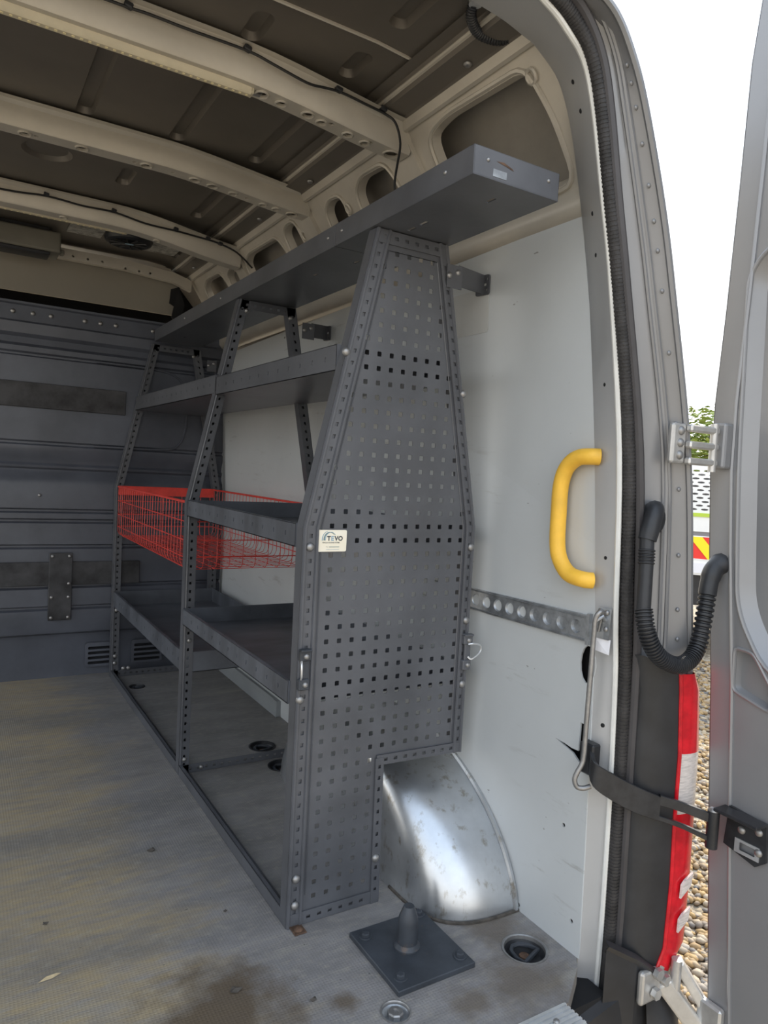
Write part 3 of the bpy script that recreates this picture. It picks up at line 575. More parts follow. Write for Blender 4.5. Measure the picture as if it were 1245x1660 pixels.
tray('shelf_tray', YN + 0.030, YM - 0.003, 0.582, 0.998, 0.765, 0.046, m='rack_dark')
tray('shelf_tray', YN + 0.030, YM - 0.003, 0.582, 0.998, 0.450, 0.046, m='rack_dark')
tray('shelf_tray', YM + 0.004, YF - 0.003, 0.590, 1.010, 0.304, 0.060, m='rack_dark')
# end faces of the lower trays are open towards the camera's view, so their end lips stay low
def topshelf(y0, y1):
    b = MB(); t = 0.002
    hol = [([(x - 0.004, y - 0.012), (x + 0.004, y - 0.012), (x + 0.004, y + 0.012), (x - 0.004, y + 0.012)], t, 0, False) for x, y in ((0.775, y0 + 0.24), (0.80, y0 + 0.07), (0.775, y1 - 0.2)) if y0 + 0.02 < y < y1 - 0.02]
    b.plate([(0.706, y0), (0.893, y0), (0.893, y1), (0.706, y1)], hol, lambda u, v, w: (u, v, 1.406 - w), t)
    b.box2((0.706, y0, 1.406), (0.708, y1, 1.453)); b.box2((0.891, y0, 1.406), (0.893, y1, 1.453)); b.box2((0.706, y0, 1.406), (0.893, y0 + t, 1.453)); b.box2((0.706, y1 - t, 1.406), (0.893, y1, 1.453))
    b.box2((0.706, y0, 1.452), (0.716, y1, 1.4535)); b.box2((0.706, y0, 1.452), (0.893, y0 + 0.010, 1.4535))
    return b.build('top_shelf', 'rack', rack, bevel=0.0012)
ts = topshelf(0.942, 1.425); ts2 = topshelf(1.427, 3.04)
MB().add([(0.752, 0.9415, 1.437), (0.768, 0.9412, 1.4385), (0.786, 0.9412, 1.433), (0.790, 0.9415, 1.430), (0.770, 0.9415, 1.434)], [(0, 1, 2, 3, 4)]).build('scrape', 'rust', ts)
MB().box2((0.746, 0.9413, 1.412), (0.775, 0.942, 1.424)).build('worn_patch', 'galv', ts)
for y, q in ((1.02, ts), (1.395, ts), (1.46, ts2), (2.2, ts2), (2.6, ts2)): inst('screw', BOLTX, (0.706, y, 1.432), q, scale=0.45)
for x in (0.735, 0.868): inst('screw', BOLT, (x, 0.942, 1.435), ts, scale=0.4)
# base rails along the floor
for y0, y1 in ((YN + 0.004, YM - 0.002), (YM + 0.03, YF - 0.002)):
    b = MB().box2((0.588, y0, 0.0), (0.590, y1, 0.030)); b.box2((0.588, y0, 0.0), (0.622, y1, 0.002)); b.box2((0.606, y0, 0.0), (0.608, y1, 0.018)); b.box2((0.588, y0, 0.028), (0.598, y1, 0.030))
    b.build('base_rail', 'rack', rack, bevel=0.0006)
b = MB().box2((0.596, 1.225, 0.0), (0.622, 1.256, 0.003)); b.build('foot_bracket', 'rust', rack, bevel=0.001)
fbolt = inst('foot_bolt', BOLTZ, (0.609, 1.238, 0.003), rack)
fbolt.material_slots[0].link = 'OBJECT'; fbolt.material_slots[0].material = M['rust']
# wall brackets
for y, xs_ in ((YN, 0.885), (YM, 0.915), (YF, 0.945)):
    b = MB().box2((xs_, y - 0.004, 1.318), (xs_ + 0.04, y - 0.001, 1.366))
    b.add([(xs_ + 0.03, y - 0.004, 1.325), (xs_ + 0.03, y - 0.004, 1.368), (1.024, y + 0.045, 1.378), (1.024, y + 0.045, 1.335)], [(0, 1, 2, 3)])
    b.add([(xs_ + 0.03, y - 0.001, 1.325), (xs_ + 0.03, y - 0.001, 1.368), (1.024, y + 0.048, 1.378), (1.024, y + 0.048, 1.335)], [(0, 1, 2, 3)])
    o = b.build('wall_bracket', 'rack', rack)
    pl0 = [(y + 0.030, 1.333), (y + 0.078, 1.336), (y + 0.078, 1.382), (y + 0.030, 1.378)]
    MB().plate(roundpoly(pl0, 0.006, 3), [(circ(y + 0.040, 1.345, 0.004, 10), 0.003, 0, False), (circ(y + 0.068, 1.346, 0.004, 10), 0.003, 0, False), (circ(y + 0.040, 1.369, 0.004, 10), 0.003, 0, False), (circ(y + 0.068, 1.372, 0.004, 10), 0.003, 0, False), (rrect(y + 0.040, 1.354, y + 0.068, 1.361, 0.003, 3), 0.003, 0, False)], lambda u, v, w: (1.026 - w, u, v), 0.003).build('foot_plate', 'rack', o)
    for dx, z in ((0.006, 1.343), (0.028, 1.352)): inst('bolt', BOLT, (xs_ + dx, y - 0.004, z), o, scale=0.75)
# latches on the end panel
for x0, z0, p in ((0.585, 0.488, ppf), (0.984, 0.490, ppr)):
    b = MB().box2((x0, YN - 0.014, z0 + 0.058), (x0 + 0.024, YN - 0.003, z0 + 0.080)); b.box2((x0, YN - 0.014, z0), (x0 + 0.022, YN - 0.003, z0 + 0.022)); b.box2((x0 + 0.006, YN - 0.010, z0 + 0.02), (x0 + 0.022, YN - 0.003, z0 + 0.06)); b.box2((x0, YN - 0.018, z0 + 0.076), (x0 + 0.024, YN - 0.003, z0 + 0.081))
    o = b.build('latch', 'plate' if p is ppf else 'rack', rack, bevel=0.0015)
    for z in (z0 + 0.067, z0 + 0.011): inst('bolt', BOLT, (x0 + 0.013, YN - 0.014, z), o, scale=0.7)
    if p is ppf: pth = [(x0 + 0.004, YN - 0.012, z0 + 0.058), (x0 + 0.002, YN - 0.018, z0 + 0.05), (x0 + 0.002, YN - 0.019, z0 + 0.03), (x0 + 0.004, YN - 0.012, z0 + 0.022)]
    else: pth = [(x0 + 0.012, YN - 0.014, z0 + 0.058), (x0 + 0.020, YN - 0.02, z0 + 0.060), (x0 + 0.040, YN - 0.02, z0 + 0.055), (x0 + 0.041, YN - 0.02, z0 + 0.040), (x0 + 0.018, YN - 0.02, z0 + 0.026), (x0 + 0.012, YN - 0.014, z0 + 0.030)]
    MB().tube(smooth_path(pth, 4), 0.0022, 8).build('wire_loop', 'alu', o, True)
# maker plate with lettering
mp = MB().plate(rrect(0.6165, 0.7585, 0.680, 0.8015, 0.003, 3), [], lambda u, v, w: (u, 1.2535 - w, v), 0.002).build('maker_plate', 'gold', rack); mp['label'] = 'cream plate lettered TEVO'
def text(s, size, x, z, m, y=1.2532, bold=0.0, sx=1.0):
    c = bpy.data.curves.new('lettering', 'FONT'); c.body = s; c.size = size; c.offset = bold; c.space_character = 1.05
    o = bpy.data.objects.new('tmp', c); COL.objects.link(o); bpy.context.view_layer.update()
    me = bpy.data.meshes.new_from_object(o); bpy.data.objects.remove(o)
    for v in me.vertices: v.co = (x + v.co.x * sx, y, z + v.co.y)
    me.materials.clear(); me.materials.append(M[m]); q = bpy.data.objects.new('lettering', me); COL.objects.link(q); attach(q, mp); return q
text('T', 0.0125, 0.6365, 0.7805, 'ink', bold=0.0005); text('E', 0.0125, 0.6450, 0.7805, 'inkblue', bold=0.0005); text('VO', 0.0125, 0.6530, 0.7805, 'ink', bold=0.0005)
text('VEHICLE & RACKING SYSTEMS', 0.0034, 0.6262, 0.7752, 'ink', bold=0.00008, sx=0.80); text('Tel:', 0.0030, 0.6345, 0.7670, 'ink')
MB().box2((0.6415, 1.2530, 0.7672), (0.6640, 1.2534, 0.7684)).build('small_print', 'inkteal', mp); MB().box2((0.635, 1.2530, 0.7625), (0.664, 1.2534, 0.7630)).build('small_print', 'inkblue', mp)
for r, cx, m_ in ((0.0125, 0.6420, 'inkteal'), (0.0148, 0.6405, 'inkblue'), (0.0125, 0.6445, 'inkblue')):
    pts = [(cx - r * math.cos(a), 1.2530, 0.7830 + r * 1.12 * math.sin(a)) for a in [i * (2.6 if r < 0.013 else 1.5) / 14 - 0.15 for i in range(15)]]
    MB().tube(pts, [0.0011 - 0.0007 * i / 14 for i in range(15)], 5, flat=1.0).build('logo_arc', m_, mp)

# ================================================================== RED BASKET
bk = thing('wire_basket', 'red wire mesh basket hung in the far bay of the rack', 'basket', (0.8, 2.57, 0.6))
bx0, bx1, by0, by1, bz0, bz1, rr = 0.592, 0.992, 2.082, 3.075, 0.602, 0.803, 0.022
MB().tube([(bx0, by0, bz1), (bx0, by1, bz1), (bx1, by1, bz1), (bx1, by0, bz1)], 0.0038, 6, closed=True).build('rim', 'red', bk, True)
MB().box2((bx0, by1 - 0.003, bz1 - 0.034), (bx1, by1, bz1 - 0.002)).build('end_bar', 'red', bk)
def U(a0, a1, fix, axis):
    pts = [(a0, bz1), (a0, bz0 + rr), (a0 + rr * 0.3, bz0 + rr * 0.3), (a0 + rr, bz0), (a1 - rr, bz0), (a1 - rr * 0.3, bz0 + rr * 0.3), (a1, bz0 + rr), (a1, bz1)]
    return [(p, fix, z) if axis == 'x' else (fix, p, z) for p, z in pts]
n = 28
for i in range(n): MB().tube(U(bx0, bx1, by0 + 0.012 + (by1 - by0 - 0.024) * i / (n - 1), 'x'), 0.001, 5).build('wire', 'red', bk)
n = 10
for i in range(n): MB().tube(U(by0, by1, bx0 + 0.016 + (bx1 - bx0 - 0.032) * i / (n - 1), 'y'), 0.0011, 5).build('wire', 'red', bk)
for z in (0.640, 0.690, 0.745):
    MB().tube([(bx0, by0, z), (bx0, by1, z), (bx1, by1, z), (bx1, by0, z)], 0.0016, 5, closed=True).build('wire', 'red', bk)

# ================================================================== WALL AND FLOOR FITTINGS
# lashing rail
t = thing('lashing_rail', 'galvanised lashing rail with round pockets along the white lining', 'rail', (1.05, 1.1, 0.63))
MB().plate([(0.952, 0.617), (2.10, 0.600), (2.10, 0.650), (0.952, 0.668)], [(circ(0.978 + i * 0.039, 0.6425 - 0.0155 * (0.026 + i * 0.039), 0.0135, 18), 0.006, 0.003, True) for i in range(28)], lambda u, v, w: (1.049 - w, u, v)).build('rail_face', 'galv', t, 30)
for k, (za, zb) in enumerate(((0.668, 0.650), (0.617, 0.600))):
    MB().add([(1.049, 0.952, za), (1.049, 2.10, zb), (1.0575, 2.10, zb), (1.0575, 0.952, za)], [(0, 1, 2, 3)]).build('rail_flange', 'galv', t)
    MB().tube([(1.0485, 0.952, za - 0.004 * (1 - 2 * k)), (1.0485, 2.10, zb - 0.004 * (1 - 2 * k))], 0.002, 5).build('rail_bead', 'galv', t, True)
MB().box2((1.048, 0.945, 0.612), (1.0575, 0.952, 0.672)).build('end_cap', 'galv', t)
# grab handle
t = thing('grab_handle', 'yellow moulded grab handle on the rear pillar', 'handle', (1.035, 0.95, 0.72))
hp = smooth_path([(1.046, .946, .972), (1.034, .957, .972), (1.03, .985, .969), (1.03, 1.012, .950), (1.03, 1.025, .915), (1.03, 1.026, .86), (1.03, 1.024, .80), (1.03, 1.013, .767), (1.03, .988, .744), (1.034, .955, .738), (1.048, .944, .737)], 6)
MB().tube(hp, 0.0158, 14).build('grip', 'yellow', t, True)
# wheel arch cover
t = thing('wheel_arch_cover', 'dented galvanised wheel arch cover under the end panel cut-out', 'wheel arch', (0.95, 1.5, 0.0))
b = MB(); rows = []; A, B, D, yc = 0.457, 0.292, 0.204, 1.55
for i in range(45):
    th = math.pi * i / 44; row = []
    for j in range(15):
        ph = math.pi / 2 * j / 14
        s, c = math.sin(ph) ** 0.62, math.cos(ph) ** 0.55
        ct, st = math.cos(th), math.sin(th)
        ry = ct; rz = abs(st) ** 1.2
        shr = 0.55 + 0.45 * c if abs(ct) > 0 else 1
        row.append((1.056 - D * s, yc - A * ry * (0.43 * c + 0.57 if j < 14 else 0.57), max(0, B * rz * (0.96 + 0.04 * c))))
    rows.append(row)
b.loft(rows); b.add([r[-1] for r in rows], [tuple(range(45))]); b.build('arch_shell', 'arch', t, 70)
MB().tube([(1.050, yc - A * math.cos(math.pi * i / 44), B * abs(math.sin(math.pi * i / 44)) ** 1.2 + 0.002) for i in range(45)], 0.006, 6).build('arch_flange', 'arch', t, True)
fb = [(rows[0][j][0], rows[0][j][1] - 0.002, 0.002) for j in range(15)]
MB().tube(fb, 0.004, 6).build('sealant_bead', 'deadleaf', t, True)
# hitch pin on plate
t = thing('pin_plate', 'black square steel plate with an upright towing pin bolted to the floor', 'plate', (0.778, 1.087, 0.0))
MB().box2((0.690, 0.993, 0.0), (0.862, 1.176, 0.011)).build('base_plate', 'plate', t, bevel=0.0015)
MB().lathe([(0.026, 0.011), (0.026, 0.014), (0.022, 0.019), (0.0205, 0.021), (0.0195, 0.062), (0.0185, 0.070), (0.011, 0.090), (0.010, 0.0915), (0.0, 0.092)], (0.770, 1.09, 0), 28).build('pin', 'plate', t, 35)
for x, y in ((0.712, 1.150), (0.846, 1.163), (0.712, 1.022), (0.845, 1.020)):
    o = MB().lathe([(0.013, 0.011), (0.013, 0.0125), (0.0125, 0.013)], (x, y, 0), 18).lathe([(0.0085, 0.0125), (0.0085, 0.0175), (0.006, 0.019), (0.0, 0.0192)], (x, y, 0), 6).build('bolt', 'plate', t, 30)
# floor lashing points
def lash(x, y, r, label, hexb=False, m='zinc'):
    t = thing('lashing_point', label, 'lashing point', (x, y, 0))
    MB().lathe([(r * 1.06, 0.0002), (r * 1.06, 0.0022), (r * 1.0, 0.0025), (r * 0.95, 0.001), (r * 0.93, -0.006)], (x, y, 0), 28, caps=False).build('rim_ring', m, t, True)
    d = -0.006 if hexb else -0.016
    MB().lathe([(r * 0.985, -0.001), (r * 0.95, d * 0.5), (r * 0.75, d), (0.0, d)], (x, y, 0), 24, caps=False).build('dish', 'galv' if hexb else 'black', t, True)
    if hexb: MB().lathe([(0.014, d), (0.014, 0.001), (0.012, 0.003), (0.006, 0.003), (0.005, 0.0), (0, 0.0)], (x, y, 0), 8).build('hex_bolt', 'zinc', t, 30)
    else:
        a = 0.35; c, s = math.cos(a), math.sin(a)
        pts = [(-0.62, -0.35), (0.62, -0.35), (0.6, 0.1), (0.35, 0.5), (0, 0.64), (-0.35, 0.5), (-0.6, 0.1)]
        MB().tube([(x + r * (p * c - q * s), y + r * (p * s + q * c), d + 0.009) for p, q in pts], 0.0045, 8, closed=True).build('ring', 'plate', t, True)
        MB().lathe([(r * 0.25, d), (r * 0.23, d + 0.004), (0, d + 0.005)], (x, y, 0), 12).build('centre_bolt', 'rust', t, True)
lash(0.983, 0.990, 0.043, 'grubby lashing ring sunk in the floor by the rear wall corner')
lash(0.668, 0.967, 0.025, 'small round floor fixing with hex bolt in front of the pin plate', True)
lash(0.893, 2.152, 0.042, 'black lashing ring in the floor behind the middle rack frame', m='black')
lash(0.892, 1.985, 0.042, 'black floor fixing in front of the middle rack frame rail', m='black')
lash(0.662, 2.933, 0.030, 'small black lashing ring in the floor near the far rack post', m='black')
# threshold
t = thing('threshold_strip', 'ribbed aluminium threshold strip at the rear edge of the floor', 'strip', (0.1, 0.83, 0.0))
b = MB()
for i in range(6): b.box2((-0.78, 0.795 + i * 0.009, 0.0), (0.945, 0.800 + i * 0.009, 0.0045))
b.box2((-0.78, 0.792, -0.03), (0.945, 0.848, 0.002)); b.build('tread', 'alu', t)
inst('bolt', BOLTZ, (0.90, 0.82, 0.003), t, scale=0.7)
# ceiling fittings
def ledstrip(label, x0, x1, y, z, n):
    t = thing('light_strip', label, 'light', ((x0 + x1) / 2, y, z))
    MB().loft([[(x, y + dy, z + dz) for x in (x0, x1)] for dy, dz in ((-0.013, 0.010), (-0.012, 0.001), (-0.006, -0.005), (0.006, -0.005), (0.012, 0.001), (0.013, 0.010))]).build('diffuser', 'led', t, True)
    MB().box2((x1, y - 0.012, z - 0.004), (x1 + 0.006, y + 0.012, z + 0.010)).build('end_cap', 'led', t, bevel=0.002)
    MB().tube([(x1 + 0.006, y, z + 0.002), (x1 + 0.02, y + 0.002, z + 0.003), (x1 + 0.025, y + 0.002, z + 0.012)], 0.004, 6).build('cable_tail', 'zinc', t, True)
    b = MB()
    for i in range(n): b.box((x0 + (x1 - x0) * (i + 0.5) / n, y, z - 0.0055), (0.005, 0.005, 0.001))
    b.build('led_chips', 'leddot', t)
ledstrip('long clear light strip under the nearest roof bow', -0.35, 0.515, 1.470, 1.688, 60)
ledstrip('clear light strip under the roof bow near the round speaker', -0.40, 0.505, 2.655, 1.702, 50)
t = thing('lamp_box', 'drab grey lamp housing fixed to the roof beside the bulkhead', 'lamp', (0.16, 3.03, 1.76))
MB().box2((-0.02, 2.955, 1.668), (0.336, 3.09, 1.742)).build('housing', 'lampbox', t, bevel=0.008, seg=3)
MB().box2((0.03, 2.965, 1.655), (0.30, 3.05, 1.668)).build('lens_rail', 'black', t, bevel=0.003); MB().box2((0.336, 2.99, 1.672), (0.352, 3.02, 1.690)).build('side_lug', 'lampbox', t, bevel=0.003)
MB().box2((0.05, 3.0, 1.742), (0.30, 3.08, 1.764)).build('mount', 'black', t)
t = thing('roof_speaker', 'round black speaker fixed to the roof skin', 'speaker', (0.56, 2.88, 1.76))
MB().lathe([(0.085, 0.032), (0.088, 0.018), (0.082, 0.006), (0.070, 0.001), (0.060, 0.006), (0.030, 0.012), (0.0, 0.008)], (0.56, 2.88, 1.727), 32).build('surround', 'black', t, 35)
for i in range(5): MB().tube([(0.56 + 0.07 * math.cos(i * 0.628), 2.88 + 0.07 * math.sin(i * 0.628), 1.729), (0.56 - 0.07 * math.cos(i * 0.628), 2.88 - 0.07 * math.sin(i * 0.628), 1.729)], 0.003, 5).build('grille_bar', 'black', t)
o = MB().box2((0.545, 2.86, 1.7245), (0.575, 2.872, 1.7255)).build('blue_sticker', 'inkblue', t)
for k, (x0, x1, y0, y1) in enumerate(((0.355, 0.475, 2.70, 2.98), (0.645, 0.765, 2.72, 3.02))):
    o = MB().box2((x0, y0, 1.757), (x1, y1, 1.7615)).build('foil_patch', 'foil', None); tag(o, ('crinkled silver foil patch on the roof between lamp box and speaker', 'crinkled silver foil patch on the roof right of the speaker')[k], 'foil patch', 'roof foil patches')
def cable(label, pts, clips, r=0.0028):
    t = thing('roof_cable', label, 'cable', pts[0])
    MB().tube(smooth_path(pts, 5), r, 7).build('cable', 'cable', t, True)
    for c in clips: MB().box(c, (0.016, 0.014, 0.010), Matrix.Rotation(0.2, 3, 'Y')).build('clip', 'black', t, bevel=0.002)
cable('black cable clipped along the nearest roof bow and hanging behind the top shelf', [(-0.3, 1.424, 1.742), (0.2, 1.424, 1.742), (0.30, 1.424, 1.744), (0.37, 1.424, 1.743), (0.49, 1.424, 1.744), (0.545, 1.420, 1.734), (0.62, 1.42, 1.722), (0.66, 1.422, 1.726), (0.70, 1.422, 1.729), (0.76, 1.42, 1.722), (0.812, 1.42, 1.716), (0.835, 1.412, 1.700), (0.849, 1.41, 1.659), (0.845, 1.412, 1.61), (0.841, 1.412, 1.572), (0.846, 1.414, 1.54)], [(0.262, 1.424, 1.746), (0.49, 1.424, 1.748), (0.695, 1.422, 1.733), (0.805, 1.418, 1.724)])
cable('black cable clipped along the third roof bow towards the bulkhead', [(-0.2, 2.558, 1.726), (0.114, 2.558, 1.726), (0.243, 2.556, 1.735), (0.35, 2.556, 1.730), (0.447, 2.556, 1.732), (0.55, 2.556, 1.718), (0.651, 2.556, 1.716), (0.73, 2.556, 1.712), (0.80, 2.552, 1.705), (0.87, 2.546, 1.684), (0.93, 2.545, 1.64)], [(0.243, 2.556, 1.740), (0.447, 2.556, 1.737), (0.652, 2.556, 1.722), (0.765, 2.553, 1.714), (0.81, 2.552, 1.704)], 0.0032)
t = thing('roof_conduit', 'ribbed black conduit looping from the roof into the rear header', 'conduit', (0.80, 1.08, 1.74))
cp = smooth_path([(0.765, 1.045, 1.752), (0.775, 1.068, 1.738), (0.808, 1.088, 1.730), (0.850, 1.080, 1.728), (0.872, 1.045, 1.730), (0.878, 1.01, 1.73)], 16)
MB().tube(cp, [0.0085 + (0.0016 if i % 2 else 0) for i in range(len(cp))], 9).build('ribbed_tube', 'black', t, True)
MB().lathe([(0.012, -0.012), (0.013, 0.0), (0.010, 0.012)], (0.765, 1.043, 1.752), 12, 'z').build('collar', 'alu', t, True)

# ================================================================== REAR DOOR AND ITS FITTINGS
t = door = thing('door_1', 'open silver rear door hinged on the right pillar', None, (1.28, 0.8, -0.2), kind='structure')
DE = [(1.85, .828), (1.72, .841), (1.50, .846), (1.27, .853), (1.09, .861), (0.96, .860), (0.80, .848), (0.56, .824), (0.32, .807), (0.09, .788), (-0.10, .772), (-0.28, .760)]
outer = [(y, z) for z, y in DE] + [(-0.05, -0.28), (-0.05, 1.85)]
rec1 = roundpoly([(0.815, 1.34), (0.805, 0.98), (0.793, 0.80), (0.785, 0.70), (0.715, 0.585), (0.05, 0.585), (0.05, 1.395), (0.735, 1.395)], 0.06, 6)
rec2 = roundpoly([(0.772, 0.636), (0.774, 0.548), (0.700, 0.528), (0.690, 0.60), (0.735, 0.645)], 0.014, 4)
rec2 = roundpoly([(0.782, 0.63), (0.780, 0.550), (0.705, 0.528), (0.700, 0.563), (0.745, 0.628)], 0.012, 4)
rec3 = roundpoly([(0.765, 1.75), (0.752, 1.50), (0.05, 1.50), (0.05, 1.75)], 0.03, 4)
MB().plate(outer, [(rec1, 0.026, 0.022, True), (rec2, 0.014, 0.008, True), (rec3, 0.03, 0.02, True)], lambda u, v, w: (1.262 - w, u, v)).build('inner_panel', 'silver', door, 35)
for rc in (rec1, rec2, rec3): MB().tube([(1.2625, u, v) for u, v in rc], 0.0042, 8, closed=True).build('recess_rim', 'silver', door, True)
MB().tube([(1.2615, y - 0.043, z) for z, y in DE], 0.004, 6).build('pressed_bead', 'silver', door, True)
b = MB(); E1 = [(1.262, y, z) for z, y in DE]; E2 = [(1.318, y + 0.004, z) for z, y in DE]; E3 = [(1.325, y - 0.06, z) for z, y in DE]; E4 = [(1.325, -0.05, z) for z, y in DE]
b.loft([E1, E2, E3, E4]).build('outer_skin', 'silver', door, 30)
MB().tube([(1.268, y + 0.002, z) for z, y in DE], 0.0035, 6).build('edge_strip', 'rubber2', door, True)
# upper hinge
t = thing('upper_hinge', 'cast grey upper hinge joining pillar flange and door', 'hinge', (1.2, 0.84, 1.0))
MB().box2((1.112, 0.838, 0.966), (1.150, 0.850, 1.040)).build('leaf_plate', 'hinge', t, bevel=0.005, seg=2)
for z in (1.026, 1.004, 0.982): inst('bolt', BOLT, (1.133, 0.838, z), t, scale=0.95)
for z in (1.032, 1.002, 0.972): MB().box((1.190, 0.833, z), (0.085, 0.014, 0.013)).build('knuckle_arm', 'hinge', t, bevel=0.003)
MB().tube([(1.222, 0.832, 0.955), (1.222, 0.832, 1.045)], 0.007, 12).build('hinge_pin', 'hinge', t, True)
MB().box2((1.236, 0.818, 0.962), (1.262, 0.850, 1.048)).build('door_leaf', 'silver', t, bevel=0.005, seg=2)
# lower hinge
t = thing('lower_hinge', 'cast silver lower hinge below the tail lamp', 'hinge', (1.2, 0.82, -0.1))
MB().box2((1.132, 0.828, -0.062), (1.215, 0.842, 0.004)).build('leaf_plate', 'hinge', t, bevel=0.006, seg=2)
for x, z in ((1.168, -0.002), (1.192, -0.022), (1.165, -0.040)): MB().lathe([(0.011, -0.010), (0.011, 0.0)], (x, 0.826, z), 6, 'y').build('hex_bolt', 'hinge', t)
def slab(p, q, w, h): 
    p, q = Vector(p), Vector(q); d = (q - p); ang = d.to_track_quat('X', 'Z').to_matrix(); return MB().box((p + q) / 2, (d.length, w, h), ang)
slab((1.222, 0.822, 0.008), (1.275, 0.775, -0.095), 0.030, 0.020).build('upper_arm', 'alu', t, bevel=0.004, seg=2)
slab((1.195, 0.832, -0.030), (1.262, 0.775, -0.135), 0.024, 0.034).build('lower_arm', 'hinge', t, bevel=0.005, seg=2)
MB().tube([(1.212, 0.815, -0.06), (1.212, 0.815, 0.018)], 0.010, 12).build('hinge_pin', 'hinge', t, True)
MB().box2((1.245, 0.740, -0.16), (1.262, 0.790, -0.05)).build('door_leaf', 'hinge', t, bevel=0.004)
# tail lamp
t = thing('tail_lamp', 'tall red and clear tail lamp cluster with black housing on the rear corner', 'tail lamp', (1.2, 0.86, 0.0))
HL = [(1.100, .868, .615), (1.108, .868, .57), (1.112, .868, .30), (1.114, .868, .10), (1.112, .868, .005)]
LE = [(1.178, .836, .573), (1.180, .834, .538), (1.188, .832, .418), (1.188, .832, .30), (1.193, .832, .167), (1.191, .834, .036), (1.176, .836, .0)]
RE = [(1.235, .862, .570), (1.262, .862, .535), (1.276, .862, .415), (1.279, .862, .300), (1.280, .862, .170), (1.277, .862, .030), (1.225, .862, -.030)]
LEb = [Vector(p) for p in LE]; REb = [Vector(p) for p in RE]
hl = [Vector((1.098 + (0.016 if i else 0), .872, p[2] + (0.035 if i == 0 else 0))) for i, p in enumerate(LE)]
MB().loft([[p + Vector((0, 0.03, 0)) for p in hl], hl, [p + Vector((0.008, -0.012, 0)) for p in hl], [a * 0.5 + b_ * 0.5 + Vector((0, -0.010, 0.004)) for a, b_ in zip(hl, LEb)], [p + Vector((-0.002, -0.002, 0)) for p in LEb], [p + Vector((0, 0.04, 0)) for p in REb]]).build('housing', 'black', t, 50)
MB().add([hl[0] + Vector((0, 0.03, 0)), hl[0], LEb[0], REb[0], REb[0] + Vector((0, 0.04, 0))], [(0, 1, 2, 3, 4)]).build('housing_top', 'black', t)
def lens(i0, i1, m, name):
    A = LEb[i0:i1 + 1]; Bq = REb[i0:i1 + 1]
    rows = []
    for k in range(9):
        u = k / 8; rows.append([a * (1 - u) + c * u + Vector((0.010 * math.sin(u * math.pi), -0.020 * math.sin(u * math.pi) ** 0.8, 0)) for a, c in zip(A, Bq)])
    MB().loft([[p + Vector((0.002, 0.012, 0)) for p in A]] + rows + [[p + Vector((-0.01, 0.03, 0)) for p in Bq]]).build(name, m, t, 50)
lens(0, 2, 'redlens', 'red_lens'); lens(2, 3, 'clearlens', 'clear_lens'); lens(3, 6, 'redlens', 'red_lens')
for z in (0.158, 0.090): MB().add([(1.212, .817, z - .022), (1.240, .817, z - .004), (1.248, .819, z + .020), (1.222, .817, z + .012), (1.213, .817, z + .004)], [(0, 1, 2, 3, 4)]).build('clear_window', 'clearlens', t).modifiers.new('s', 'SOLIDIFY').thickness = 0.004
MB().tube([p + Vector((0.001, -0.004, 0)) for p in LEb], 0.004, 8).build('lens_rim', 'redlens', t, True)
# bumper corner
t = thing('rear_bumper', 'dark grey plastic rear bumper with step corner below the tail lamp', 'bumper', (0.2, 0.8, -0.3))
pr_ = [(0.868, 0.0), (0.862, 0.0), (0.85, -0.012), (0.845, -0.10), (0.845, -0.36), (0.865, -0.38)]
xs_ = [(-0.93, 0.02), (-0.9, 0.0), (0.95, 0.0), (1.10, 0.0), (1.19, 0.002), (1.235, 0.008), (1.25, 0.02)]
MB().loft([[(x, y + dy, z - (0.065 if x < 1.05 else 0.035)) for y, z in pr_] for x, dy in xs_]).build('bumper_shell', 'black', t, 40)
MB().loft([[(x, y, z) for x, y, z in r] for r in ([(1.06, .862, .075), (1.13, .845, .035), (1.175, .83, .0)], [(1.06, .852, .066), (1.13, .836, .026), (1.175, .82, -.010)], [(1.06, .862, .050), (1.13, .845, .010), (1.172, .83, -.022)])]).build('step_lip', 'black', t)
MB().loft([[(1.06, .858, .06), (1.13, .842, .02), (1.14, .842, .0)], [(1.06, .858, -.25), (1.13, .842, -.25), (1.14, .842, -.25)]]).build('inner_panel', 'black', t)
b = MB(); rows = []
for i in range(9):
    a = i / 8; rows.append([(1.165 + 0.095 * u, .842 - 0.045 * math.sin(a * math.pi / 2) * math.sin(u * math.pi * 0.85 + 0.3), -0.065 - 0.075 * u * (1 - u) * 0 + 0.03 * u - 0.16 * a) for u in [k / 10 for k in range(11)]])
b.loft(rows).build('corner_guard', 'black', t, 'all')
# corrugated wiring hose
t = thing('wiring_hose', 'black corrugated wiring hose looping from pillar to door', 'hose', (1.15, 0.85, 0.58))
MB().tube(smooth_path([(1.125, .880, .868), (1.112, .866, .880), (1.098, .855, .872), (1.086, .852, .845), (1.080, .852, .825)], 5), [0.013, 0.015, 0.0165] + [0.017] * 15 + [0.0165] * 3, 12).build('boot', 'black', t, True)
MB().lathe([(0.030, -0.004), (0.032, 0.002), (0.030, 0.008)], (1.118, .872, .862), 20, 'y').build('boot_flange', 'black', t, True)
MB().tube([(1.080, .852, .830), (1.074, .845, .78), (1.064, .836, .70)], 0.0125, 12).build('sleeve', 'black', t, True)
MB().tube([(1.0775 - i * 0.00018, .849 - i * 0.00018, .808 - i * 0.0014) for i in range(20)], [0.0128 + (0.0022 if i % 4 in (1, 2) else 0) for i in range(20)], 12).build('sleeve_rings', 'black', t, True)
hp = smooth_path([(1.064, .836, .702), (1.062, .826, .670), (1.072, .820, .640), (1.094, .817, .617), (1.120, .816, .604), (1.147, .816, .598), (1.180, .818, .603), (1.206, .820, .628), (1.220, .822, .680), (1.232, .826, .730)], 28)
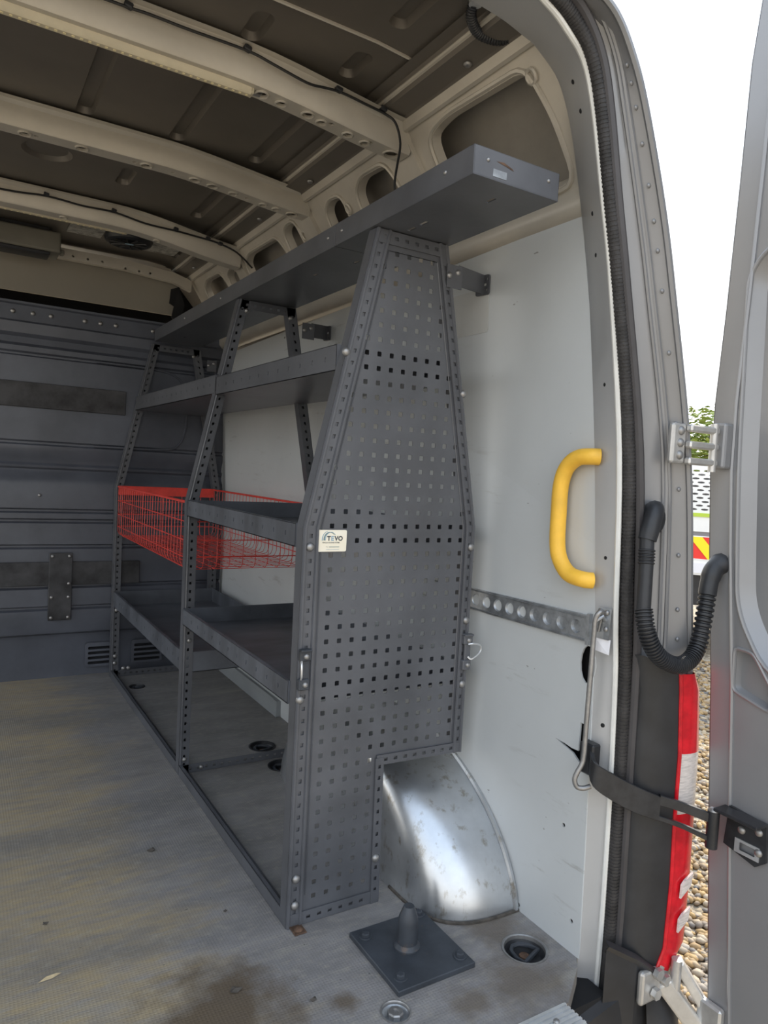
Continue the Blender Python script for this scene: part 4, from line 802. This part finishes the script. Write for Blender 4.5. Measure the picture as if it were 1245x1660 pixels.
MB().tube(hp, [0.0128 + (0.0034 if i % 5 in (1, 2, 3) else 0) for i in range(len(hp))], 12).build('corrugated_tube', 'black', t, True)
MB().tube(smooth_path([(1.231, .826, .725), (1.238, .828, .750), (1.250, .828, .772), (1.275, .824, .785)], 5), [0.0165] * 6 + [0.018] * 6 + [0.021] * 4, 12).build('door_boot', 'black', t, True)
# door check strap
t = thing('door_check_strap', 'black steel door check strap bridging pillar and door', 'strap', (1.1, 0.85, 0.33))
def bar(c, hs, th=0.004):
    c = smooth_path(c, 5); hs = [h for h in hs]; n = len(c); rows = [[], [], [], []]
    for i, p in enumerate(c):
        a = c[max(i - 1, 0)]; q = c[min(i + 1, n - 1)]; d = (q - a); d.z = 0; d.normalize(); nrm = Vector((d.y, -d.x, 0)); f = i / (n - 1) * (len(hs) - 1); k = min(int(f), len(hs) - 2); h = hs[k] + (hs[k + 1] - hs[k]) * (f - k)
        for r, (sx, sz) in zip(rows, ((-1, -1), (1, -1), (1, 1), (-1, 1))): r.append(p + nrm * (sx * th) + Vector((0, 0, sz * h / 2)))
    b = MB().loft(rows, close=True); b.add([r[0] for r in rows], [(0, 1, 2, 3)]); b.add([r[-1] for r in rows], [(3, 2, 1, 0)]); return b
bar([(1.045, .915, .41), (1.030, .890, .385), (1.060, .872, .362), (1.100, .852, .340), (1.145, .832, .322)], [0.03, 0.046, 0.050, 0.050, 0.046], 0.004).build('strap_arm', 'strapm', t, 40, 0.001)
bar([(1.145, .832, .338), (1.185, .808, .326), (1.222, .780, .312)], [0.020, 0.018, 0.018], 0.004).build('upper_prong', 'strapm', t, 40, 0.001)
bar([(1.145, .832, .304), (1.185, .808, .290), (1.222, .780, .272)], [0.009, 0.009, 0.010], 0.004).build('lower_prong', 'strapm', t, 40, 0.001)
MB().tube([(1.228, .775, .255), (1.228, .775, .325)], 0.011, 14).build('pivot_roller', 'strapm', t, True)
inst('pivot_bolt', BOLTZ, (1.228, .775, .325), t, scale=1.1)
MB().plate([(0.768, 0.262), (0.762, 0.336), (0.690, 0.330), (0.686, 0.262), (0.705, 0.246)], [(rrect(0.702, 0.262, 0.742, 0.278, 0.003, 2), 0.006, 0, False)], lambda u, v, w: (1.254 - w, u, v), 0.006).build('door_bracket', 'strapm', t, bevel=0.001)
MB().box2((1.220, 0.688, 0.328), (1.256, 0.772, 0.334)).build('bracket_top', 'strapm', t, bevel=0.001)
MB().plate([(0.745, 0.258), (0.745, 0.284), (0.698, 0.284), (0.698, 0.258)], [(rrect(0.706, 0.264, 0.736, 0.279, 0.002, 2), 0.002, 0, False)], lambda u, v, w: (1.252 - w, u, v), 0.002).build('buffer_frame', 'alu', t)
for y, z in ((0.734, 0.302), (0.702, 0.312), (0.700, 0.275)): inst('bolt', BOLTX, (1.2535, y, z), t, scale=0.85)
MB().box2((1.036, .902, .372), (1.058, .935, .432)).build('pillar_box', 'black', t, bevel=0.003)
# retaining rod
t = thing('retaining_rod', 'long zinc door retaining rod with hooked ends on the pillar', 'rod', (1.03, 0.91, 0.36))
MB().tube(smooth_path([(1.048, .912, .676), (1.040, .908, .684), (1.032, .909, .682), (1.029, .913, .668), (1.029, .914, .64), (1.0275, .914, .55), (1.026, .914, .46), (1.0255, .914, .41), (1.023, .915, .395), (1.016, .918, .380), (1.012, .92, .365), (1.016, .917, .352), (1.026, .910, .350), (1.038, .904, .354)], 5), 0.0048, 10).build('rod', 'zinc', t, True)
b = MB().add([(1.050, .925, .690), (1.054, .898, .690), (1.052, .898, .632), (1.049, .925, .632)], [(0, 1, 2, 3)]); o = b.build('bracket_plate', 'galv', t); o.modifiers.new('s', 'SOLIDIFY').thickness = 0.003
for y, z in ((.919, .684), (.904, .683), (.904, .652)): inst('bolt', BOLTX, (1.048, y, z), t, scale=0.6)
MB().tube([(1.049, .908, .668), (1.040, .906, .676), (1.030, .912, .668)], 0.004, 8).build('eye_loop', 'galv', t, True)
MB().tube([(1.046, .915, .668), (1.044, .916, .655), (1.043, .917, .645)], 0.0026, 8).build('split_pin', 'zinc', t, True)

# ================================================================== DEBRIS ON THE FLOOR
o = MB().add([(0.146, 1.309, 0.001), (0.160, 1.316, 0.001), (0.186, 1.319, 0.001), (0.170, 1.311, 0.001), (0.160, 1.313, 0.006), (0.176, 1.316, 0.005)], [(0, 1, 2, 3), (0, 3, 5, 4), (4, 5, 2, 1), (0, 4, 1), (3, 2, 5)]).build('wood_splinter', 'wood'); tag(o, 'pale wood splinter lying on the worn floor at lower left', 'splinter')
def leafbit(x, y, r, label):
    pts = [(x + r * (1 if k % 2 else 0.7) * math.cos(k * 1.047 + x * 30) * 1.3, y + r * math.sin(k * 1.047 + x * 30) * 0.8, 0.002 + 0.003 * (k % 2)) for k in range(6)]
    o = MB().add(pts + [(x, y, 0.006)], [(k, (k + 1) % 6, 6) for k in range(6)]).build('leaf_crumb', 'deadleaf'); o.modifiers.new('s', 'SOLIDIFY').thickness = 0.001; tag(o, label, 'leaf', 'leaf crumbs on the floor')
leafbit(0.422, 1.660, 0.009, 'dark leaf crumb alone on the worn floor left of the base rail'); leafbit(0.443, 1.138, 0.010, 'largest dark leaf crumb on the brown stain')
leafbit(0.175, 1.475, 0.005, 'tiny dark crumb at the far left edge of the floor'); leafbit(0.555, 1.055, 0.006, 'small dark crumb on the floor between stain and pin plate'); leafbit(0.50, 1.36, 0.004, 'tiny dark crumb beside the near base rail')

# ================================================================== OUTSIDE
o = MB().box2((-40, -40, -0.76), (40, 60, -0.72)).build('ground', 'gravel'); tag(o, 'sunlit gravel yard around the van', kind='structure')
import array
phi = (1 + 5 ** 0.5) / 2
ICO = [Vector(v).normalized() for v in ((-1, phi, 0), (1, phi, 0), (-1, -phi, 0), (1, -phi, 0), (0, -1, phi), (0, 1, phi), (0, -1, -phi), (0, 1, -phi), (phi, 0, -1), (phi, 0, 1), (-phi, 0, -1), (-phi, 0, 1))]
ICF = [(0, 11, 5), (0, 5, 1), (0, 1, 7), (0, 7, 10), (0, 10, 11), (1, 5, 9), (5, 11, 4), (11, 10, 2), (10, 7, 6), (7, 1, 8), (3, 9, 4), (3, 4, 2), (3, 2, 6), (3, 6, 8), (3, 8, 9), (4, 9, 5), (2, 4, 11), (6, 2, 10), (8, 6, 7), (9, 8, 1)]
b = MB(); tones = []
def scatter(n, x0, x1, y0, y1, r0, r1):
    for _ in range(n):
        x, y = random.uniform(x0, x1), random.uniform(y0, y1); r = random.uniform(r0, r1); a = random.uniform(0, 3.1); c, s = math.cos(a), math.sin(a); ex, ey, ez = random.uniform(.9, 1.5), random.uniform(.7, 1.0), random.uniform(.5, .75)
        vs = []
        for v in ICO:
            j = random.uniform(0.85, 1.1); px, py, pz = v.x * ex * r * j, v.y * ey * r * j, v.z * ez * r * j; vs.append((x + px * c - py * s, y + px * s + py * c, -0.715 + r * 0.25 + pz))
        b.add(vs, ICF); tones.append(random.random())
scatter(15000, 1.3, 4.3, 0.3, 3.4, 0.011, 0.022); scatter(6000, 4.0, 6.2, 2.0, 4.6, 0.013, 0.024)
peb = b.build('gravel_pebbles', 'pebble', None, 'all'); tag(peb, 'loose cream and brown pebbles beside the van', 'gravel', kind='stuff')
ta = peb.data.attributes.new('tone', 'FLOAT', 'POINT'); ta.data.foreach_set('value', array.array('f', [q for q in tones for _ in range(12)]))
# parked truck seen through the gap
trk = thing('parked_truck', 'white truck rear with red and yellow chevron board seen past the open door', 'truck', (6.6, 4.3, -0.72))
TR = Matrix.Rotation(math.radians(-52), 4, 'Z'); TO = Vector((6.2, 4.26, 0))
def tp(u, d, z): v = TR @ Vector((u, d, z)); return (v.x + TO.x, v.y + TO.y, v.z)     # u across, d away from us
def tbox(u0, u1, d0, d1, z0, z1, name, m, par=trk):
    v = [tp(u, d, z) for z in (z0, z1) for d in (d0, d1) for u in (u0, u1)]
    return MB().add(v, [(0, 2, 3, 1), (4, 5, 7, 6), (0, 1, 5, 4), (2, 6, 7, 3), (0, 4, 6, 2), (1, 3, 7, 5)]).build(name, m, par)
feats = []
for i in range(-9, 10):
    for j in range(11): feats.append((circ(i * 0.098 + (0.049 if j % 2 else 0), 0.735 + j * 0.037, 0.034, 8, 0.010), 0.01, 0, False))
MB().plate([(-1.0, 0.70), (1.0, 0.70), (1.0, 1.16), (-1.0, 1.16)], feats, lambda u, v, w: tp(u, -w, v), 0.01).build('louvred_tailgate', 'white', trk)
tbox(-0.98, 0.98, 0.03, 2.0, 0.70, 1.10, 'body_box', 'grey'); tbox(-1.0, 1.0, -0.01, 0.05, 0.665, 0.70, 'lime_stripe', 'lime'); tbox(-1.0, 1.0, 0.0, 2.5, 0.52, 0.665, 'rear_beam', 'white'); tbox(-1.0, 1.0, 0.01, 0.06, 0.475, 0.52, 'grey_bar', 'grey')  # the bar under the white beam is plain grey
tbox(-1.0, 1.0, 0.0, 0.03, 0.255, 0.475, 'chevron_backing', 'chev_r'); tbox(-1.0, 1.0, -0.004, 0.0, 0.470, 0.480, 'board_edge', 'white'); tbox(-1.0, 1.0, -0.004, 0.0, 0.250, 0.258, 'board_edge', 'white')
for k in range(-4, 5):
    u = k * 0.26 - 0.02; MB().add([tp(u - 0.10, -0.003, 0.47), tp(u + 0.02, -0.003, 0.47), tp(u + 0.20, -0.003, 0.259), tp(u + 0.08, -0.003, 0.259)], [(0, 1, 2, 3)]).build('chevron_stripe', 'chev_y', trk).modifiers.new('s', 'SOLIDIFY').thickness = 0.002
tbox(-0.9, 0.9, 0.0, 0.05, 0.10, 0.25, 'bumper_bar', 'white'); tbox(-0.30, 0.30, -0.01, 0.0, 0.12, 0.22, 'number_panel', 'paper'); tbox(-0.9, 0.9, 0.05, 2.4, -0.2, 0.25, 'chassis', 'black')
for u in (-0.75, 0.75):
    o = MB().lathe([(0.0, -0.11), (0.2, -0.11), (0.34, -0.09), (0.36, 0), (0.34, 0.09), (0.2, 0.11), (0.0, 0.11)], (0, 0, 0), 24, 'x').build('wheel', 'tyre', None, True); o.location = tp(u, 0.6, -0.36); o.rotation_euler = (0, 0, math.radians(-52)); q = o; q.parent = trk; q.matrix_parent_inverse = Matrix.Translation(-Vector(trk.location))
# tree beyond
tr = thing('tree', 'leafy green tree top beyond the parked truck', 'tree', (13.6, 9.3, -0.72))
MB().tube([(13.6, 9.3, -0.72), (13.55, 9.3, 0.6), (13.65, 9.35, 1.6), (13.6, 9.3, 2.2)], [0.16, 0.13, 0.10, 0.05], 9).build('trunk', 'bark', tr, True)
b = MB()
for _ in range(5200):
    a = random.uniform(0, 6.283); w = random.uniform(-1, 1); rr_ = random.random() ** 0.4; k = 1 + 0.22 * math.sin(3 * a + 2) + 0.15 * math.sin(7 * a + w * 4)
    c = Vector((13.6 + 1.7 * rr_ * k * math.cos(a) * math.sqrt(1 - w * w), 9.3 + 1.7 * rr_ * k * math.sin(a) * math.sqrt(1 - w * w), 1.55 + 1.15 * rr_ * k * w)); s = random.uniform(0.05, 0.09)
    R_ = Matrix.Rotation(random.uniform(0, 6.28), 3, 'Z') @ Matrix.Rotation(random.uniform(-1.2, 1.2), 3, 'X')
    b.add([c + R_ @ Vector(p) * s for p in ((-1, 0, 0), (0, -0.55, 0.12), (1, 0, 0), (0, 0.55, 0.12))], [(0, 1, 2), (0, 2, 3)])
o = b.build('foliage', 'leaf', tr); o['kind'] = 'stuff'
